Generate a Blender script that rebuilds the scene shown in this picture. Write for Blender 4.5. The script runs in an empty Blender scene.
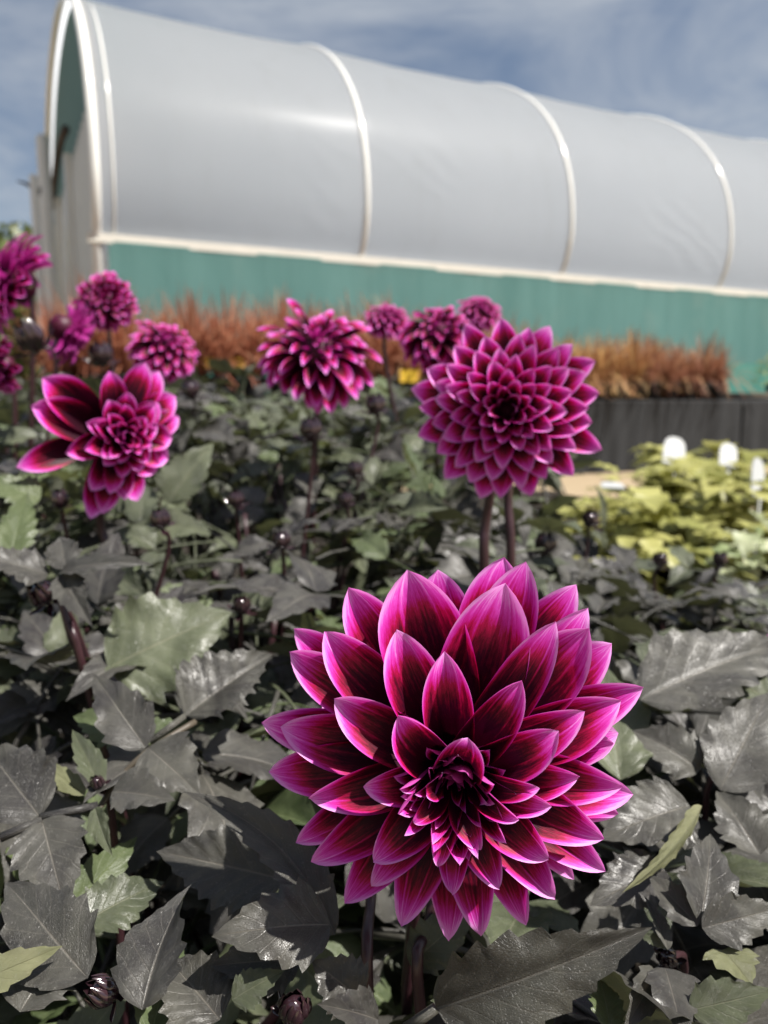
import bpy, math, random
import numpy as np
from mathutils import Vector, Matrix, Quaternion

random.seed(11)
rng = np.random.default_rng(11)
scn = bpy.context.scene
COL = scn.collection

# ------------------------------------------------------------------ camera frame
F = 769.0
PITCH = math.radians(8.3)
CAM = np.array([0.0, 0.0, 0.50])
RT = np.array([1.0, 0, 0])
FW = np.array([0, math.cos(PITCH), -math.sin(PITCH)])
UP = np.array([0, math.sin(PITCH), math.cos(PITCH)])

def ray(px, py):
    return FW + RT * (px - 384) / F + UP * (512 - py) / F

def at(px, py, depth):
    return CAM + ray(px, py) * depth

def ground_at(px, py, z=0.0):
    r = ray(px, py)
    return CAM + r * ((z - CAM[2]) / r[2])

def proj(p):
    d = np.asarray(p) - CAM
    D = d @ FW
    if D <= 1e-4:
        return (-9999, -9999, D)
    return (384 + F * (d @ RT) / D, 512 - F * (d @ UP) / D, D)

def nz(v):
    v = np.asarray(v, float)
    return v / max(np.linalg.norm(v), 1e-9)

SUN = nz([0.48, -0.20, 0.85])      # direction towards the sun

# ------------------------------------------------------------------ objects
def tag(o, label=None, cat=None, group=None, kind=None):
    if label: o['label'] = label
    if cat: o['category'] = cat
    if group: o['group'] = group
    if kind: o['kind'] = kind
    return o

def thing(name, label, cat, loc, group=None):
    o = bpy.data.objects.new(name, None)
    o.empty_display_size = 0.05
    COL.objects.link(o)
    o.location = [float(c) for c in loc]
    return tag(o, label, cat, group, 'thing')

def link_mesh(name, me, parent=None):
    """meshes are written in world coordinates; a child of a thing is shifted back by its base"""
    o = bpy.data.objects.new(name, me)
    COL.objects.link(o)
    if parent is not None:
        o.parent = parent
        if parent.type == 'EMPTY':
            o.location = -parent.location
    return o

class MB:
    """collects vertices, faces and uvs of one mesh"""
    def __init__(self):
        self.v, self.f, self.uv = [], [], []
    def grid(self, P, uvs=None, closed_u=False):
        P = np.asarray(P, float)
        n, m = P.shape[:2]
        b = len(self.v)
        self.v += [tuple(p) for p in P.reshape(-1, 3)]
        mm = m if closed_u else m - 1
        for i in range(n - 1):
            for j in range(mm):
                j2 = (j + 1) % m
                self.f.append((b + i * m + j, b + i * m + j2, b + (i + 1) * m + j2, b + (i + 1) * m + j))
                if uvs is not None:
                    ju = j + 1
                    self.uv.append([(uvs[0][j], uvs[1][i]), (uvs[0][ju % len(uvs[0])], uvs[1][i]),
                                    (uvs[0][ju % len(uvs[0])], uvs[1][i + 1]), (uvs[0][j], uvs[1][i + 1])])
                else:
                    self.uv.append([(j / m, i / n), ((j + 1) / m, i / n), ((j + 1) / m, (i + 1) / n), (j / m, (i + 1) / n)])
    def face(self, pts, uv=None):
        b = len(self.v)
        self.v += [tuple(p) for p in pts]
        self.f.append(tuple(range(b, b + len(pts))))
        self.uv.append(uv or [(0.5, 0.5)] * len(pts))
    def box(self, c, sx, sy, sz, X=(1, 0, 0), Y=(0, 1, 0), Z=(0, 0, 1)):
        c = np.asarray(c, float); X, Y, Z = (np.asarray(a, float) for a in (X, Y, Z))
        b = len(self.v)
        for k in (-1, 1):
            for j in (-1, 1):
                for i in (-1, 1):
                    self.v.append(tuple(c + X * sx / 2 * i + Y * sy / 2 * j + Z * sz / 2 * k))
        for q in ((0, 2, 3, 1), (4, 5, 7, 6), (0, 1, 5, 4), (2, 6, 7, 3), (0, 4, 6, 2), (1, 3, 7, 5)):
            self.f.append(tuple(b + a for a in q)); self.uv.append([(0, 0), (1, 0), (1, 1), (0, 1)])
    def tube(self, pts, radii, n=8, cap=True):
        pts = np.asarray(pts, float)
        m = len(pts)
        radii = np.broadcast_to(np.asarray(radii, float), (m,))
        T = np.gradient(pts, axis=0)
        T /= np.maximum(np.linalg.norm(T, axis=1, keepdims=True), 1e-9)
        ref = np.array([0, 0, 1.0]) if abs(T[0][2]) < 0.9 else np.array([1.0, 0, 0])
        A = nz(np.cross(T[0], ref))
        rings = []
        for i in range(m):
            A = nz(A - T[i] * (A @ T[i]))
            B = np.cross(T[i], A)
            ang = np.linspace(0, 2 * math.pi, n, endpoint=False)
            rings.append(pts[i] + radii[i] * (np.cos(ang)[:, None] * A + np.sin(ang)[:, None] * B))
        b = len(self.v)
        self.grid(np.array(rings), closed_u=True)
        if cap:
            self.f.append(tuple(b + k for k in range(n))[::-1]); self.uv.append([(0, 0)] * n)
            self.f.append(tuple(b + (m - 1) * n + k for k in range(n))); self.uv.append([(0, 1)] * n)
    def lathe(self, c, prof, n=16, axis=(0, 0, 1)):
        axis = nz(axis)
        ref = np.array([1.0, 0, 0]) if abs(axis[0]) < 0.9 else np.array([0, 1.0, 0])
        A = nz(np.cross(axis, ref)); B = np.cross(axis, A)
        ang = np.linspace(0, 2 * math.pi, n, endpoint=False)
        R = [np.asarray(c) + axis * z + r * (np.cos(ang)[:, None] * A + np.sin(ang)[:, None] * B) for r, z in prof]
        self.grid(np.array(R), closed_u=True)
    def mesh(self, name, mat, smooth=True):
        me = bpy.data.meshes.new(name)
        me.from_pydata(self.v, [], self.f)
        uvl = me.uv_layers.new(name='UVMap')
        flat = [c for q in self.uv for uv in q for c in uv]
        if len(flat) == 2 * len(me.loops):
            uvl.data.foreach_set('uv', flat)
        if smooth:
            me.polygons.foreach_set('use_smooth', [True] * len(me.polygons))
        me.materials.append(mat)
        me.update()
        return me
    def build(self, name, mat, parent=None, smooth=True):
        return link_mesh(name, self.mesh(name, mat, smooth), parent)

# ------------------------------------------------------------------ materials
class NT:
    def __init__(self, name):
        self.m = bpy.data.materials.new(name)
        self.m.use_nodes = True
        self.t = self.m.node_tree
        self.t.nodes.clear()
        self.out = self.t.nodes.new('ShaderNodeOutputMaterial')
    def n(self, typ, **kw):
        nd = self.t.nodes.new('ShaderNode' + typ)
        for k, v in kw.items():
            setattr(nd, k, v)
        return nd
    def l(self, a, b):
        self.t.links.new(a, b)
    def val(self, sock, v):
        if hasattr(v, 'links') or isinstance(v, bpy.types.NodeSocket):
            self.l(v, sock)
        else:
            sock.default_value = v
    def math(self, op, a, b=0.0, c=0.0, clamp=False):
        nd = self.n('Math', operation=op, use_clamp=clamp)
        self.val(nd.inputs[0], a); self.val(nd.inputs[1], b); self.val(nd.inputs[2], c)
        return nd.outputs[0]
    def smooth(self, x, a, b):
        nd = self.n('MapRange', interpolation_type='SMOOTHSTEP')
        self.val(nd.inputs['Value'], x)
        nd.inputs['From Min'].default_value = a; nd.inputs['From Max'].default_value = b
        return nd.outputs['Result']
    def mix(self, fac, a, b, mode='MIX'):
        nd = self.n('Mix', data_type='RGBA', blend_type=mode)
        self.val(nd.inputs['Factor'], fac)
        self.val(nd.inputs['A'] if False else nd.inputs[6], a if not isinstance(a, tuple) else (*a, 1)[:4])
        self.val(nd.inputs[7], b if not isinstance(b, tuple) else (*b, 1)[:4])
        return nd.outputs[2]
    def ramp(self, fac, stops):
        nd = self.n('ValToRGB')
        el = nd.color_ramp.elements
        while len(el) < len(stops): el.new(0.5)
        for e, (p, c) in zip(el, stops):
            e.position = p; e.color = (*c, 1)
        self.val(nd.inputs[0], fac)
        return nd.outputs[0]
    def noise(self, vec, scale, detail=3, rough=0.5, dist=0.0):
        nd = self.n('TexNoise')
        if vec is not None: self.l(vec, nd.inputs['Vector'])
        nd.inputs['Scale'].default_value = scale; nd.inputs['Detail'].default_value = detail
        nd.inputs['Roughness'].default_value = rough; nd.inputs['Distortion'].default_value = dist
        return nd.outputs[0]
    def scaled(self, vec, s, off=None):
        nd = self.n('Mapping')
        self.l(vec, nd.inputs['Vector'])
        nd.inputs['Scale'].default_value = s
        if off is not None: self.l(off, nd.inputs['Location'])
        return nd.outputs[0]
    def bump(self, h, strength=0.3, dist=0.001):
        nd = self.n('Bump')
        self.val(nd.inputs['Height'], h)
        nd.inputs['Strength'].default_value = strength; nd.inputs['Distance'].default_value = dist
        return nd.outputs[0]
    def pbsdf(self, col, rough=0.5, spec=0.5, normal=None, sheen=0, coat=0, metal=0):
        p = self.n('BsdfPrincipled')
        self.val(p.inputs['Base Color'], (*col, 1) if isinstance(col, tuple) else col)
        self.val(p.inputs['Roughness'], rough)
        self.val(p.inputs['Specular IOR Level'], spec)
        p.inputs['Sheen Weight'].default_value = sheen
        p.inputs['Coat Weight'].default_value = coat
        p.inputs['Metallic'].default_value = metal
        if normal is not None: self.l(normal, p.inputs['Normal'])
        return p.outputs[0]
    def translucent(self, surf, col, fac):
        t = self.n('BsdfTranslucent')
        self.val(t.inputs['Color'], (*col, 1) if isinstance(col, tuple) else col)
        mx = self.n('MixShader')
        self.val(mx.inputs[0], fac)
        self.l(surf, mx.inputs[1]); self.l(t.outputs[0], mx.inputs[2])
        return mx.outputs[0]
    def done(self, surf):
        self.l(surf, self.out.inputs['Surface'])
        return self.m

def simple(name, col, rough=0.5, spec=0.5, nscale=20.0, var=0.25, bump=0.0, coat=0, trans=0, bdist=0.002):
    k = NT(name)
    tc = k.n('TexCoord')
    nf = k.noise(tc.outputs['Object'], nscale, 5, 0.6)
    c = k.mix(nf, tuple(a * (1 - var) for a in col), tuple(min(1, a * (1 + var)) for a in col))
    nrm = k.bump(k.noise(tc.outputs['Object'], nscale * 3, 4), bump, bdist) if bump else None
    s = k.pbsdf(c, rough, spec, nrm, coat=coat)
    if trans: s = k.translucent(s, c, trans)
    return k.done(s)

def petal_material(name, back_mix=0.35, dark=1.0):
    k = NT(name)
    uvn = k.n('UVMap'); sep = k.n('SeparateXYZ'); k.l(uvn.outputs[0], sep.inputs[0])
    u, s = sep.outputs[0], sep.outputs[1]
    t = k.math('ABSOLUTE', k.math('MULTIPLY', k.math('SUBTRACT', u, 0.5), 2.0))
    info = k.n('ObjectInfo')
    loc = k.n('CombineXYZ'); k.l(k.math('MULTIPLY', info.outputs['Random'], 37.0), loc.inputs[0])
    rpi = k.n('NewGeometry')
    k.l(k.math('MULTIPLY', rpi.outputs['Random Per Island'], 53.0), loc.inputs[1])
    streak = k.noise(k.scaled(uvn.outputs[0], (15, 1.1, 1), loc.outputs[0]), 1.0, 4, 0.65)
    speck = k.noise(k.scaled(uvn.outputs[0], (17, 9, 1), loc.outputs[0]), 1.0, 5, 0.8)
    # pale margin over the dark throat, its own dark deepened by painted shade
    f = k.math('ADD', k.math('MULTIPLY', k.math('SUBTRACT', k.math('POWER', s, 1.5), 0.05), 0.74), k.math('MULTIPLY', k.smooth(s, 0.72, 1.0), 0.20))
    f = k.math('ADD', f, k.math('MULTIPLY', k.math('POWER', t, 4.0), k.math('ADD', 0.10, k.math('MULTIPLY', s, 0.42))))
    f = k.math('ADD', f, k.math('MULTIPLY', k.math('SUBTRACT', streak, 0.5), 0.46))
    f = k.math('ADD', f, k.math('MULTIPLY', k.math('SUBTRACT', speck, 0.5), 0.42))
    # two pale ribs run up each petal
    rib = k.math('SUBTRACT', 1.0, k.smooth(k.math('ABSOLUTE', k.math('SUBTRACT', t, 0.36)), 0.0, 0.07))
    f = k.math('ADD', f, k.math('MULTIPLY', k.math('SUBTRACT', rpi.outputs['Random Per Island'], 0.5), 0.10))
    f = k.math('ADD', f, k.math('MULTIPLY', k.math('SUBTRACT', info.outputs['Random'], 0.5), 0.10))
    f = k.math('ADD', f, k.math('MULTIPLY', rib, k.math('MULTIPLY', k.smooth(s, 0.25, 0.7), 0.12)))
    d = dark
    c = k.ramp(f, [(0.0, (0.012 * d, 0.0004, 0.004 * d)), (0.34, (0.035 * d, 0.0006, 0.010 * d)), (0.44, (0.13, 0.0012, 0.018)),
                   (0.56, (0.42, 0.004, 0.065)), (0.66, (0.58, 0.016, 0.30)), (0.79, (0.72, 0.07, 0.54)), (0.96, (0.86, 0.36, 0.80))])
    # the outside of a petal is a more even dusty pink
    cb = k.ramp(k.math('ADD', k.math('MULTIPLY', s, 0.8), k.math('MULTIPLY', streak, 0.25)),
                [(0.0, (0.16, 0.006, 0.07)), (0.55, (0.42, 0.022, 0.25)), (1.0, (0.68, 0.13, 0.52))])
    c = k.mix(rpi.outputs['Backfacing'], c, cb)
    h = k.math('ADD', k.math('MULTIPLY', streak, 0.5), k.math('MULTIPLY', k.noise(k.scaled(uvn.outputs[0], (55, 3, 1)), 1.0, 2), 0.5))
    nrm = k.bump(h, 0.35, 0.0006)
    surf = k.pbsdf(c, 0.50, 0.22, nrm)
    surf = k.translucent(surf, k.mix(1.0, c, (1.0, 0.6, 0.85), 'MULTIPLY'), 0.34)
    return k.done(surf)

def leaf_material(name, c_dark, c_mid, vein, trans=0.10, rough=0.34, spec=0.62):
    k = NT(name)
    uvn = k.n('UVMap'); sep = k.n('SeparateXYZ'); k.l(uvn.outputs[0], sep.inputs[0])
    u, s = sep.outputs[0], sep.outputs[1]
    t = k.math('ABSOLUTE', k.math('MULTIPLY', k.math('SUBTRACT', u, 0.5), 2.0))
    info = k.n('ObjectInfo'); tc = k.n('TexCoord')
    loc = k.n('CombineXYZ'); k.l(k.math('MULTIPLY', info.outputs['Random'], 31.0), loc.inputs[0])
    obj = k.scaled(tc.outputs['Object'], (1, 1, 1), loc.outputs[0])
    isl = k.n('NewGeometry').outputs['Random Per Island']
    big = k.noise(obj, 34, 5, 0.65, 1.2)
    fine = k.noise(obj, 420, 3, 0.7)
    f = k.math('ADD', k.math('MULTIPLY', k.smooth(big, 0.3, 0.75), 0.6), k.math('ADD', k.math('MULTIPLY', info.outputs['Random'], 0.35), k.math('MULTIPLY', isl, 0.5)))
    f = k.math('SUBTRACT', f, 0.28, clamp=True)
    c = k.mix(f, c_dark, c_mid)
    c = k.mix(k.math('MULTIPLY', fine, 0.35), c, tuple(a * 0.45 for a in c_mid))
    # side veins sweep forward, thin net between them
    ph = k.math('FRACT', k.math('SUBTRACT', k.math('MULTIPLY', s, 6.5), k.math('MULTIPLY', t, 1.9)))
    side = k.math('SUBTRACT', 1.0, k.smooth(k.math('ABSOLUTE', k.math('SUBTRACT', ph, 0.5)), 0.0, 0.075))
    mid = k.math('SUBTRACT', 1.0, k.smooth(t, 0.0, 0.055))
    vor = k.n('TexVoronoi', feature='DISTANCE_TO_EDGE'); k.l(k.scaled(uvn.outputs[0], (9, 16, 1), loc.outputs[0]), vor.inputs['Vector'])
    net = k.math('SUBTRACT', 1.0, k.smooth(vor.outputs['Distance'], 0.0, 0.09))
    vv = k.math('MAXIMUM', k.math('MULTIPLY', side, 0.32), mid)
    vv = k.math('MULTIPLY', vv, k.math('ADD', 0.35, big))
    c = k.mix(k.math('MULTIPLY', vv, 0.55), c, vein)
    c = k.mix(k.math('MULTIPLY', net, 0.10), c, vein)
    dust = k.noise(obj, 900, 2, 0.6)
    c = k.mix(k.math('MULTIPLY', k.smooth(dust, 0.62, 0.75), 0.25), c, (0.30, 0.29, 0.26))
    geo = k.n('NewGeometry')
    cback = k.mix(0.6, c, (0.13, 0.14, 0.09))
    c = k.mix(geo.outputs['Backfacing'], c, cback)
    h = k.math('SUBTRACT', k.math('MULTIPLY', fine, 0.3), k.math('ADD', k.math('MULTIPLY', vv, 0.7), k.math('MULTIPLY', net, 0.35)))
    h = k.math('ADD', h, k.math('MULTIPLY', k.noise(obj, 90, 3, 0.5), 1.0))
    nrm = k.bump(h, 0.55, 0.0008)
    r = k.math('ADD', rough, k.math('MULTIPLY', k.smooth(big, 0.3, 0.7), 0.20))
    surf = k.pbsdf(c, r, spec, nrm)
    surf = k.translucent(surf, k.mix(0.5, c, (0.13, 0.14, 0.03)), trans)
    return k.done(surf)

M = {}
M['petal'] = petal_material('petal_crimson')
M['leaf_dark'] = leaf_material('leaf_dark', (0.012, 0.010, 0.012), (0.078, 0.076, 0.060), (0.17, 0.155, 0.13))
M['leaf_olive'] = leaf_material('leaf_olive', (0.032, 0.040, 0.022), (0.105, 0.122, 0.062), (0.17, 0.17, 0.11), 0.16)
M['leaf_green'] = leaf_material('leaf_green', (0.055, 0.080, 0.030), (0.13, 0.165, 0.065), (0.2, 0.24, 0.11), 0.3)
M['leaf_pale'] = leaf_material('leaf_pale', (0.15, 0.16, 0.08), (0.26, 0.26, 0.14), (0.12, 0.12, 0.06), 0.25)
M['stem'] = simple('stem_burgundy', (0.032, 0.012, 0.015), 0.38, 0.5, 60, 0.4)
M['stem_olive'] = simple('stem_olive', (0.075, 0.062, 0.045), 0.42, 0.5, 60, 0.4)
M['bud'] = simple('bud_purple', (0.026, 0.012, 0.016), 0.14, 0.8, 90, 0.5, coat=0.3)
M['calyx'] = simple('calyx_green', (0.07, 0.075, 0.035), 0.4, 0.5, 80, 0.4)
M['core'] = simple('core_dark', (0.05, 0.002, 0.018), 0.5, 0.3, 80, 0.4)

# ------------------------------------------------------------------ dahlia petals
def petal_mesh(mb, B, Cc, T, side_hint, w, th0=1.0, th1=0.5, ns=22, nt=13, tipcurl=0.0, wig=0.0, pointed=2.5):
    """one petal: quadratic spine B-Cc-T, half-width w, rolled th0 at the base to th1 at the tip; side_hint = inner face direction"""
    s = np.linspace(0, 1, ns) ** 0.92
    s[-1] = 1.0
    B, Cc, T = map(np.asarray, (B, Cc, T))
    P = (1 - s)[:, None] ** 2 * B + 2 * (s * (1 - s))[:, None] * Cc + s[:, None] ** 2 * T
    D = 2 * (1 - s)[:, None] * (Cc - B) + 2 * s[:, None] * (T - Cc)
    D /= np.linalg.norm(D, axis=1, keepdims=True)
    t = np.linspace(-1, 1, nt)
    t = np.sign(t) * np.abs(t) ** 0.9
    rows = []
    L = np.linalg.norm(T - B)
    ph = rng.uniform(0, 6.28, 3)
    for i in range(ns):
        N = nz(side_hint - D[i] * (side_hint @ D[i]))
        S = np.cross(D[i], N)
        a = s[i]
        if a < 0.58:
            ww = 0.42 + 0.58 * math.sin(math.pi / 2 * a / 0.58) ** 1.0
        else:
            b_ = (a - 0.58) / 0.42
            ww = 1 - 0.82 * b_ ** pointed - 0.18 * b_ ** 9
        ww = max(ww, 0.0) * w
        th = th0 + (th1 - th0) * a ** 0.8
        th *= 1.0 + 0.25 * max(0, (a - 0.75) / 0.25)
        x = ww * np.sin(t * th) / max(math.sin(min(th, math.pi / 2)), 0.2)
        lift = ww * (1 - np.cos(t * th)) / max(math.sin(min(th, math.pi / 2)), 0.2)
        # fluting: shallow ribs, and a little waviness along the margins
        lift = lift + 0.035 * ww * np.cos(t * 3 * math.pi) * (1 - a ** 3)
        lift = lift + wig * w * (np.abs(t) ** 2) * np.sin(a * 7 + ph[0] + np.sign(t) * ph[1]) * a
        x = x * (1 + 0.05 * np.sin(a * 5 + ph[2]))
        p = P[i] + np.outer(x, S) + np.outer(lift, N) - N * tipcurl * L * max(0, a - 0.6) ** 2
        rows.append(p)
    mb.grid(np.array(rows), uvs=(list(t * 0.5 + 0.5), list(s)))

class FlowerFrame:
    def __init__(self, C, axis, roll=0.0):
        self.C = np.asarray(C, float); self.a = nz(axis)
        ref = np.array([0, 0, 1.0]) if abs(self.a[2]) < 0.95 else np.array([0, 1.0, 0])
        self.x = nz(np.cross(ref, self.a)); self.y = np.cross(self.a, self.x)
    def w(self, r, az, z):
        return self.C + self.x * r * math.cos(az) + self.y * r * math.sin(az) + self.a * z
    def hit(self, px, py, z):
        r = ray(px, py)
        k = ((self.C + self.a * z - CAM) @ self.a) / (r @ self.a)
        p = CAM + r * k
        d = p - self.C
        return math.hypot(d @ self.x, d @ self.y), math.atan2(d @ self.y, d @ self.x), p

def radial_petal(mb, fr, r, az, z, w, R, layer, rb=None, zb=None, **kw):
    """layer 0 = outermost and flattest ... 5 = upright in the middle"""
    q = layer / 5.0
    rb = (0.13 - 0.06 * q) * R if rb is None else rb
    zb = (-0.34 + 0.44 * q) * R if zb is None else zb
    B = fr.w(rb, az, zb); T = fr.w(r, az, z)
    cr = rb + (r - rb) * (0.52 - 0.30 * q)
    cz = zb + (z - zb) * (0.50 + 0.36 * q) + (0.05 + 0.03 * q) * R
    Cc = fr.w(cr, az + rng.normal(0, 0.05), cz + rng.normal(0, 0.012) * R)
    inner = fr.a * (0.75) - (fr.x * math.cos(az) + fr.y * math.sin(az)) * 0.9
    base = dict(th0=1.15 + 0.5 * q, th1=(0.50 + 0.85 * q) * rng.uniform(0.8, 1.3), tipcurl=0.30 - 0.15 * q + rng.normal(0, 0.12), wig=0.07 + 0.04 * q, pointed=rng.uniform(2.5, 3.2) if layer < 3.3 else rng.uniform(2.1, 2.7))
    base.update(kw)
    petal_mesh(mb, B, Cc, T, inner, w, **base)

# ------------------------------------------------------------------ leaves
def leaflet(mb, base, tip, n, W, arch=0.10, fold=0.25, teeth=6, pleat=0.06, twist=0.0, tooth=0.26, bend=0.0, nc=9, sub=5, droop=1.0):
    base, tip = np.asarray(base, float), np.asarray(tip, float)
    a = tip - base; L = np.linalg.norm(a); a /= L
    n = nz(np.asarray(n, float) - a * (np.asarray(n) @ a))
    S0 = np.cross(a, n)
    ns = teeth * sub + 6
    s = np.linspace(0, 1, ns)
    t = np.linspace(-1, 1, nc)
    ph = rng.uniform(0, 1, 2)
    wv = rng.uniform(0, 6.28, 6); wf = rng.uniform(0.8, 1.6, 4); fgain = rng.uniform(0.55, 1.45, 2)
    rows = []
    for i, q in enumerate(s):
        ang = twist * (q - 0.3)
        S = S0 * math.cos(ang) + n * math.sin(ang)
        N = n * math.cos(ang) - S0 * math.sin(ang)
        shp = math.sin(math.pi * min(1, q ** 0.64)) ** 0.92 * (1.08 - 0.22 * q)
        if q > 0.8:
            shp = max(shp * (1 - 0.12 * (q - 0.8) / 0.2), 0)
        row = []
        for tt in t:
            side = 0 if tt < 0 else 1
            fr = (q * teeth + ph[side] * 0.6) % 1.0
            saw = (fr ** 1.3) * tooth * (1 if 0.16 < q < 0.95 else 0.3)
            w = W * shp * (1 - tooth * 0.4 + saw * abs(tt) ** 2)
            x = tt * w
            lift = fold * fgain[side] * (1.75 * abs(x) - 0.75 * x * x / max(W, 1e-6))
            lift += pleat * W * math.sin(2 * math.pi * (q * teeth - abs(tt) * 1.6)) * abs(tt) * shp
            lift += arch * L * (4 * q * (1 - q)) * 0.5
            lift += 0.10 * W * (math.sin(q * 6.5 * wf[0] + wv[0] + tt * 2.2 * wf[1]) * abs(tt) + 0.7 * math.sin(q * 11 * wf[2] + wv[1] - tt * 3 * wf[3]) * tt * tt) * shp
            lift -= 0.16 * L * q * q * (0.4 + 0.6 * math.sin(wv[2]) ** 2) * (1 if arch > 0 else 0) * droop
            row.append(base + a * L * q + S * (x + bend * L * 4 * q * (1 - q)) + N * lift)
        rows.append(row)
    mb.grid(np.array(rows), uvs=(list(t * 0.5 + 0.5), list(s)))

def compound_leaf_mesh(name, mat, seed, pairs=2, size=0.065):
    """leaf along +Y, face up +Z, origin at the foot of its stalk"""
    r = random.Random(seed)
    mb = MB()
    L = size * (1.5 + 0.5 * pairs)
    droop = r.uniform(0.05, 0.35)
    def spine(q):
        return np.array([0, L * q, -droop * L * q * q + 0.12 * L * math.sin(q * 2.2)])
    mb.tube([spine(q) for q in np.linspace(0, 1, 7)], np.linspace(0.0017, 0.0009, 7), 6)
    for k in range(pairs):
        q = 0.45 + 0.48 * k / max(pairs - 1, 1) if pairs > 1 else 0.75
        for sg in (-1, 1):
            b = spine(q)
            ang = math.radians(r.uniform(45, 68))
            ln = size * r.uniform(0.75, 1.05)
            d = np.array([sg * math.sin(ang), math.cos(ang), r.uniform(-0.45, 0.18)])
            leaflet(mb, b + d * 0.003, b + nz(d) * ln, [sg * r.uniform(-0.25, 0.15), 0, 1], ln * r.uniform(0.24, 0.32),
                    r.uniform(0.03, 0.22), r.uniform(0.08, 0.42), r.choice((4, 5, 5, 6)), r.uniform(0.015, 0.07), r.uniform(-0.5, 0.5))
    b = spine(1.0)
    ln = size * r.uniform(1.05, 1.35)
    d = np.array([r.uniform(-0.15, 0.15), 1.0, r.uniform(-0.55, 0.05)])
    leaflet(mb, b, b + nz(d) * ln, [r.uniform(-0.2, 0.2), 0, 1], ln * r.uniform(0.25, 0.33),
            r.uniform(0.03, 0.22), r.uniform(0.08, 0.4), r.choice((5, 6)), r.uniform(0.015, 0.07), r.uniform(-0.5, 0.5))
    return mb.mesh(name, mat)

LEAVES = {'dark': [compound_leaf_mesh('leaf', M['leaf_dark'], 100 + i, i % 3, r_ * 0.001) for i, r_ in enumerate((62, 55, 70, 60, 66, 50, 58, 74, 62, 54, 68, 60, 64, 48, 72, 57))],
          'olive': [compound_leaf_mesh('leaf', M['leaf_olive'], 200 + i, i % 3, 0.060) for i in range(6)],
          'green': [compound_leaf_mesh('leaf', M['leaf_green'], 300 + i, i % 2, 0.055) for i in range(4)]}

def place_leaf(root, kind, pos, az, pitch, roll, scale):
    o = bpy.data.objects.new('leaf', random.choice(LEAVES[kind]))
    COL.objects.link(o)
    o.parent = root
    m = Matrix.Translation(Vector(pos) - root.location) @ Matrix.Rotation(az, 4, 'Z') @ Matrix.Rotation(pitch, 4, 'X') \
        @ Matrix.Rotation(roll, 4, 'Y') @ Matrix.Scale(scale, 4)
    o.matrix_basis = m
    return o

# ------------------------------------------------------------------ dahlia plants
PLANTS = []
def plant(label, x, y, group='dahlias in the bed', cat='dahlia'):
    r = thing('dahlia_plant', label, cat, (x, y, 0.006), group)
    PLANTS.append(r)
    return r

def stem(root, pts, r0=0.0045, r1=0.003, mat='stem'):
    pts = np.asarray(pts, float)
    # smooth Catmull-like resample
    n = 14
    tt = np.linspace(0, len(pts) - 1, n)
    out = []
    for q in tt:
        i = int(min(q, len(pts) - 2)); f = q - i
        p0 = pts[max(i - 1, 0)]; p1 = pts[i]; p2 = pts[i + 1]; p3 = pts[min(i + 2, len(pts) - 1)]
        out.append(0.5 * ((2 * p1) + (-p0 + p2) * f + (2 * p0 - 5 * p1 + 4 * p2 - p3) * f * f + (-p0 + 3 * p1 - 3 * p2 + p3) * f ** 3))
    mb = MB(); mb.tube(out, np.linspace(r0, r1, n), 10)
    return mb.build('stem', M[mat], root)

def calyx(fr, R, parent):
    mb = MB()
    mb.lathe(fr.C, [(0.0, -0.30 * R), (0.07 * R, -0.29 * R), (0.15 * R, -0.22 * R), (0.16 * R, -0.14 * R), (0.10 * R, -0.06 * R), (0.0, -0.03 * R)], 14, fr.a)
    for i in range(8):
        az = i * math.pi / 4 + 0.2
        B = fr.w(0.14 * R, az, -0.2 * R); T = fr.w(0.40 * R, az, -0.33 * R)
        petal_mesh(mb, B, fr.w(0.3 * R, az, -0.17 * R), T, -fr.a, 0.07 * R, 0.5, 0.3, 8, 5)
    return mb.build('calyx', M['calyx'], parent)

def wild_flower(root, C, axis, R, n=70, separate=False, dome=0.55, wfac=0.30, droop=0.0, azjit=0.12, pointed=2.4):
    """a decorative dahlia grown on the golden angle"""
    fr = FlowerFrame(C, axis)
    core = MB()
    core.lathe(fr.C, [(0.0, 0.16 * R), (0.08 * R, 0.13 * R), (0.14 * R, 0.03 * R), (0.15 * R, -0.12 * R), (0.0, -0.2 * R)], 14, fr.a)
    head = core.build('flower_head', M['core'], root)
    one = MB()
    for i in range(n):
        f = (i + 0.5) / n
        az = i * 2.39996 + rng.normal(0, azjit)
        r = R * (0.07 + 0.93 * f ** 0.72) * rng.uniform(0.94, 1.05)
        z = R * (dome * (1 - f ** 1.7) - 0.10 - droop * 2.0 * f ** 3) + rng.normal(0, 0.02) * R
        w = R * wfac * (0.30 + 0.70 * f ** 0.55) * 0.5 * rng.uniform(0.92, 1.12)
        lay = 5 * (1 - f) ** 0.9
        mb = MB() if separate else one
        radial_petal(mb, fr, r, az, z, w, R, lay, zb=R * (-0.16 + 0.2 * (1 - f)), tipcurl=0.25 * (0.2 + f), pointed=pointed,
                     ns=16 if separate else 11, nt=11 if separate else 7)
        if separate:
            mb.build('petal', M['petal'], head)
    if not separate:
        one.build('petals', M['petal'], head)
    calyx(fr, R, head)
    return fr, head

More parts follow.
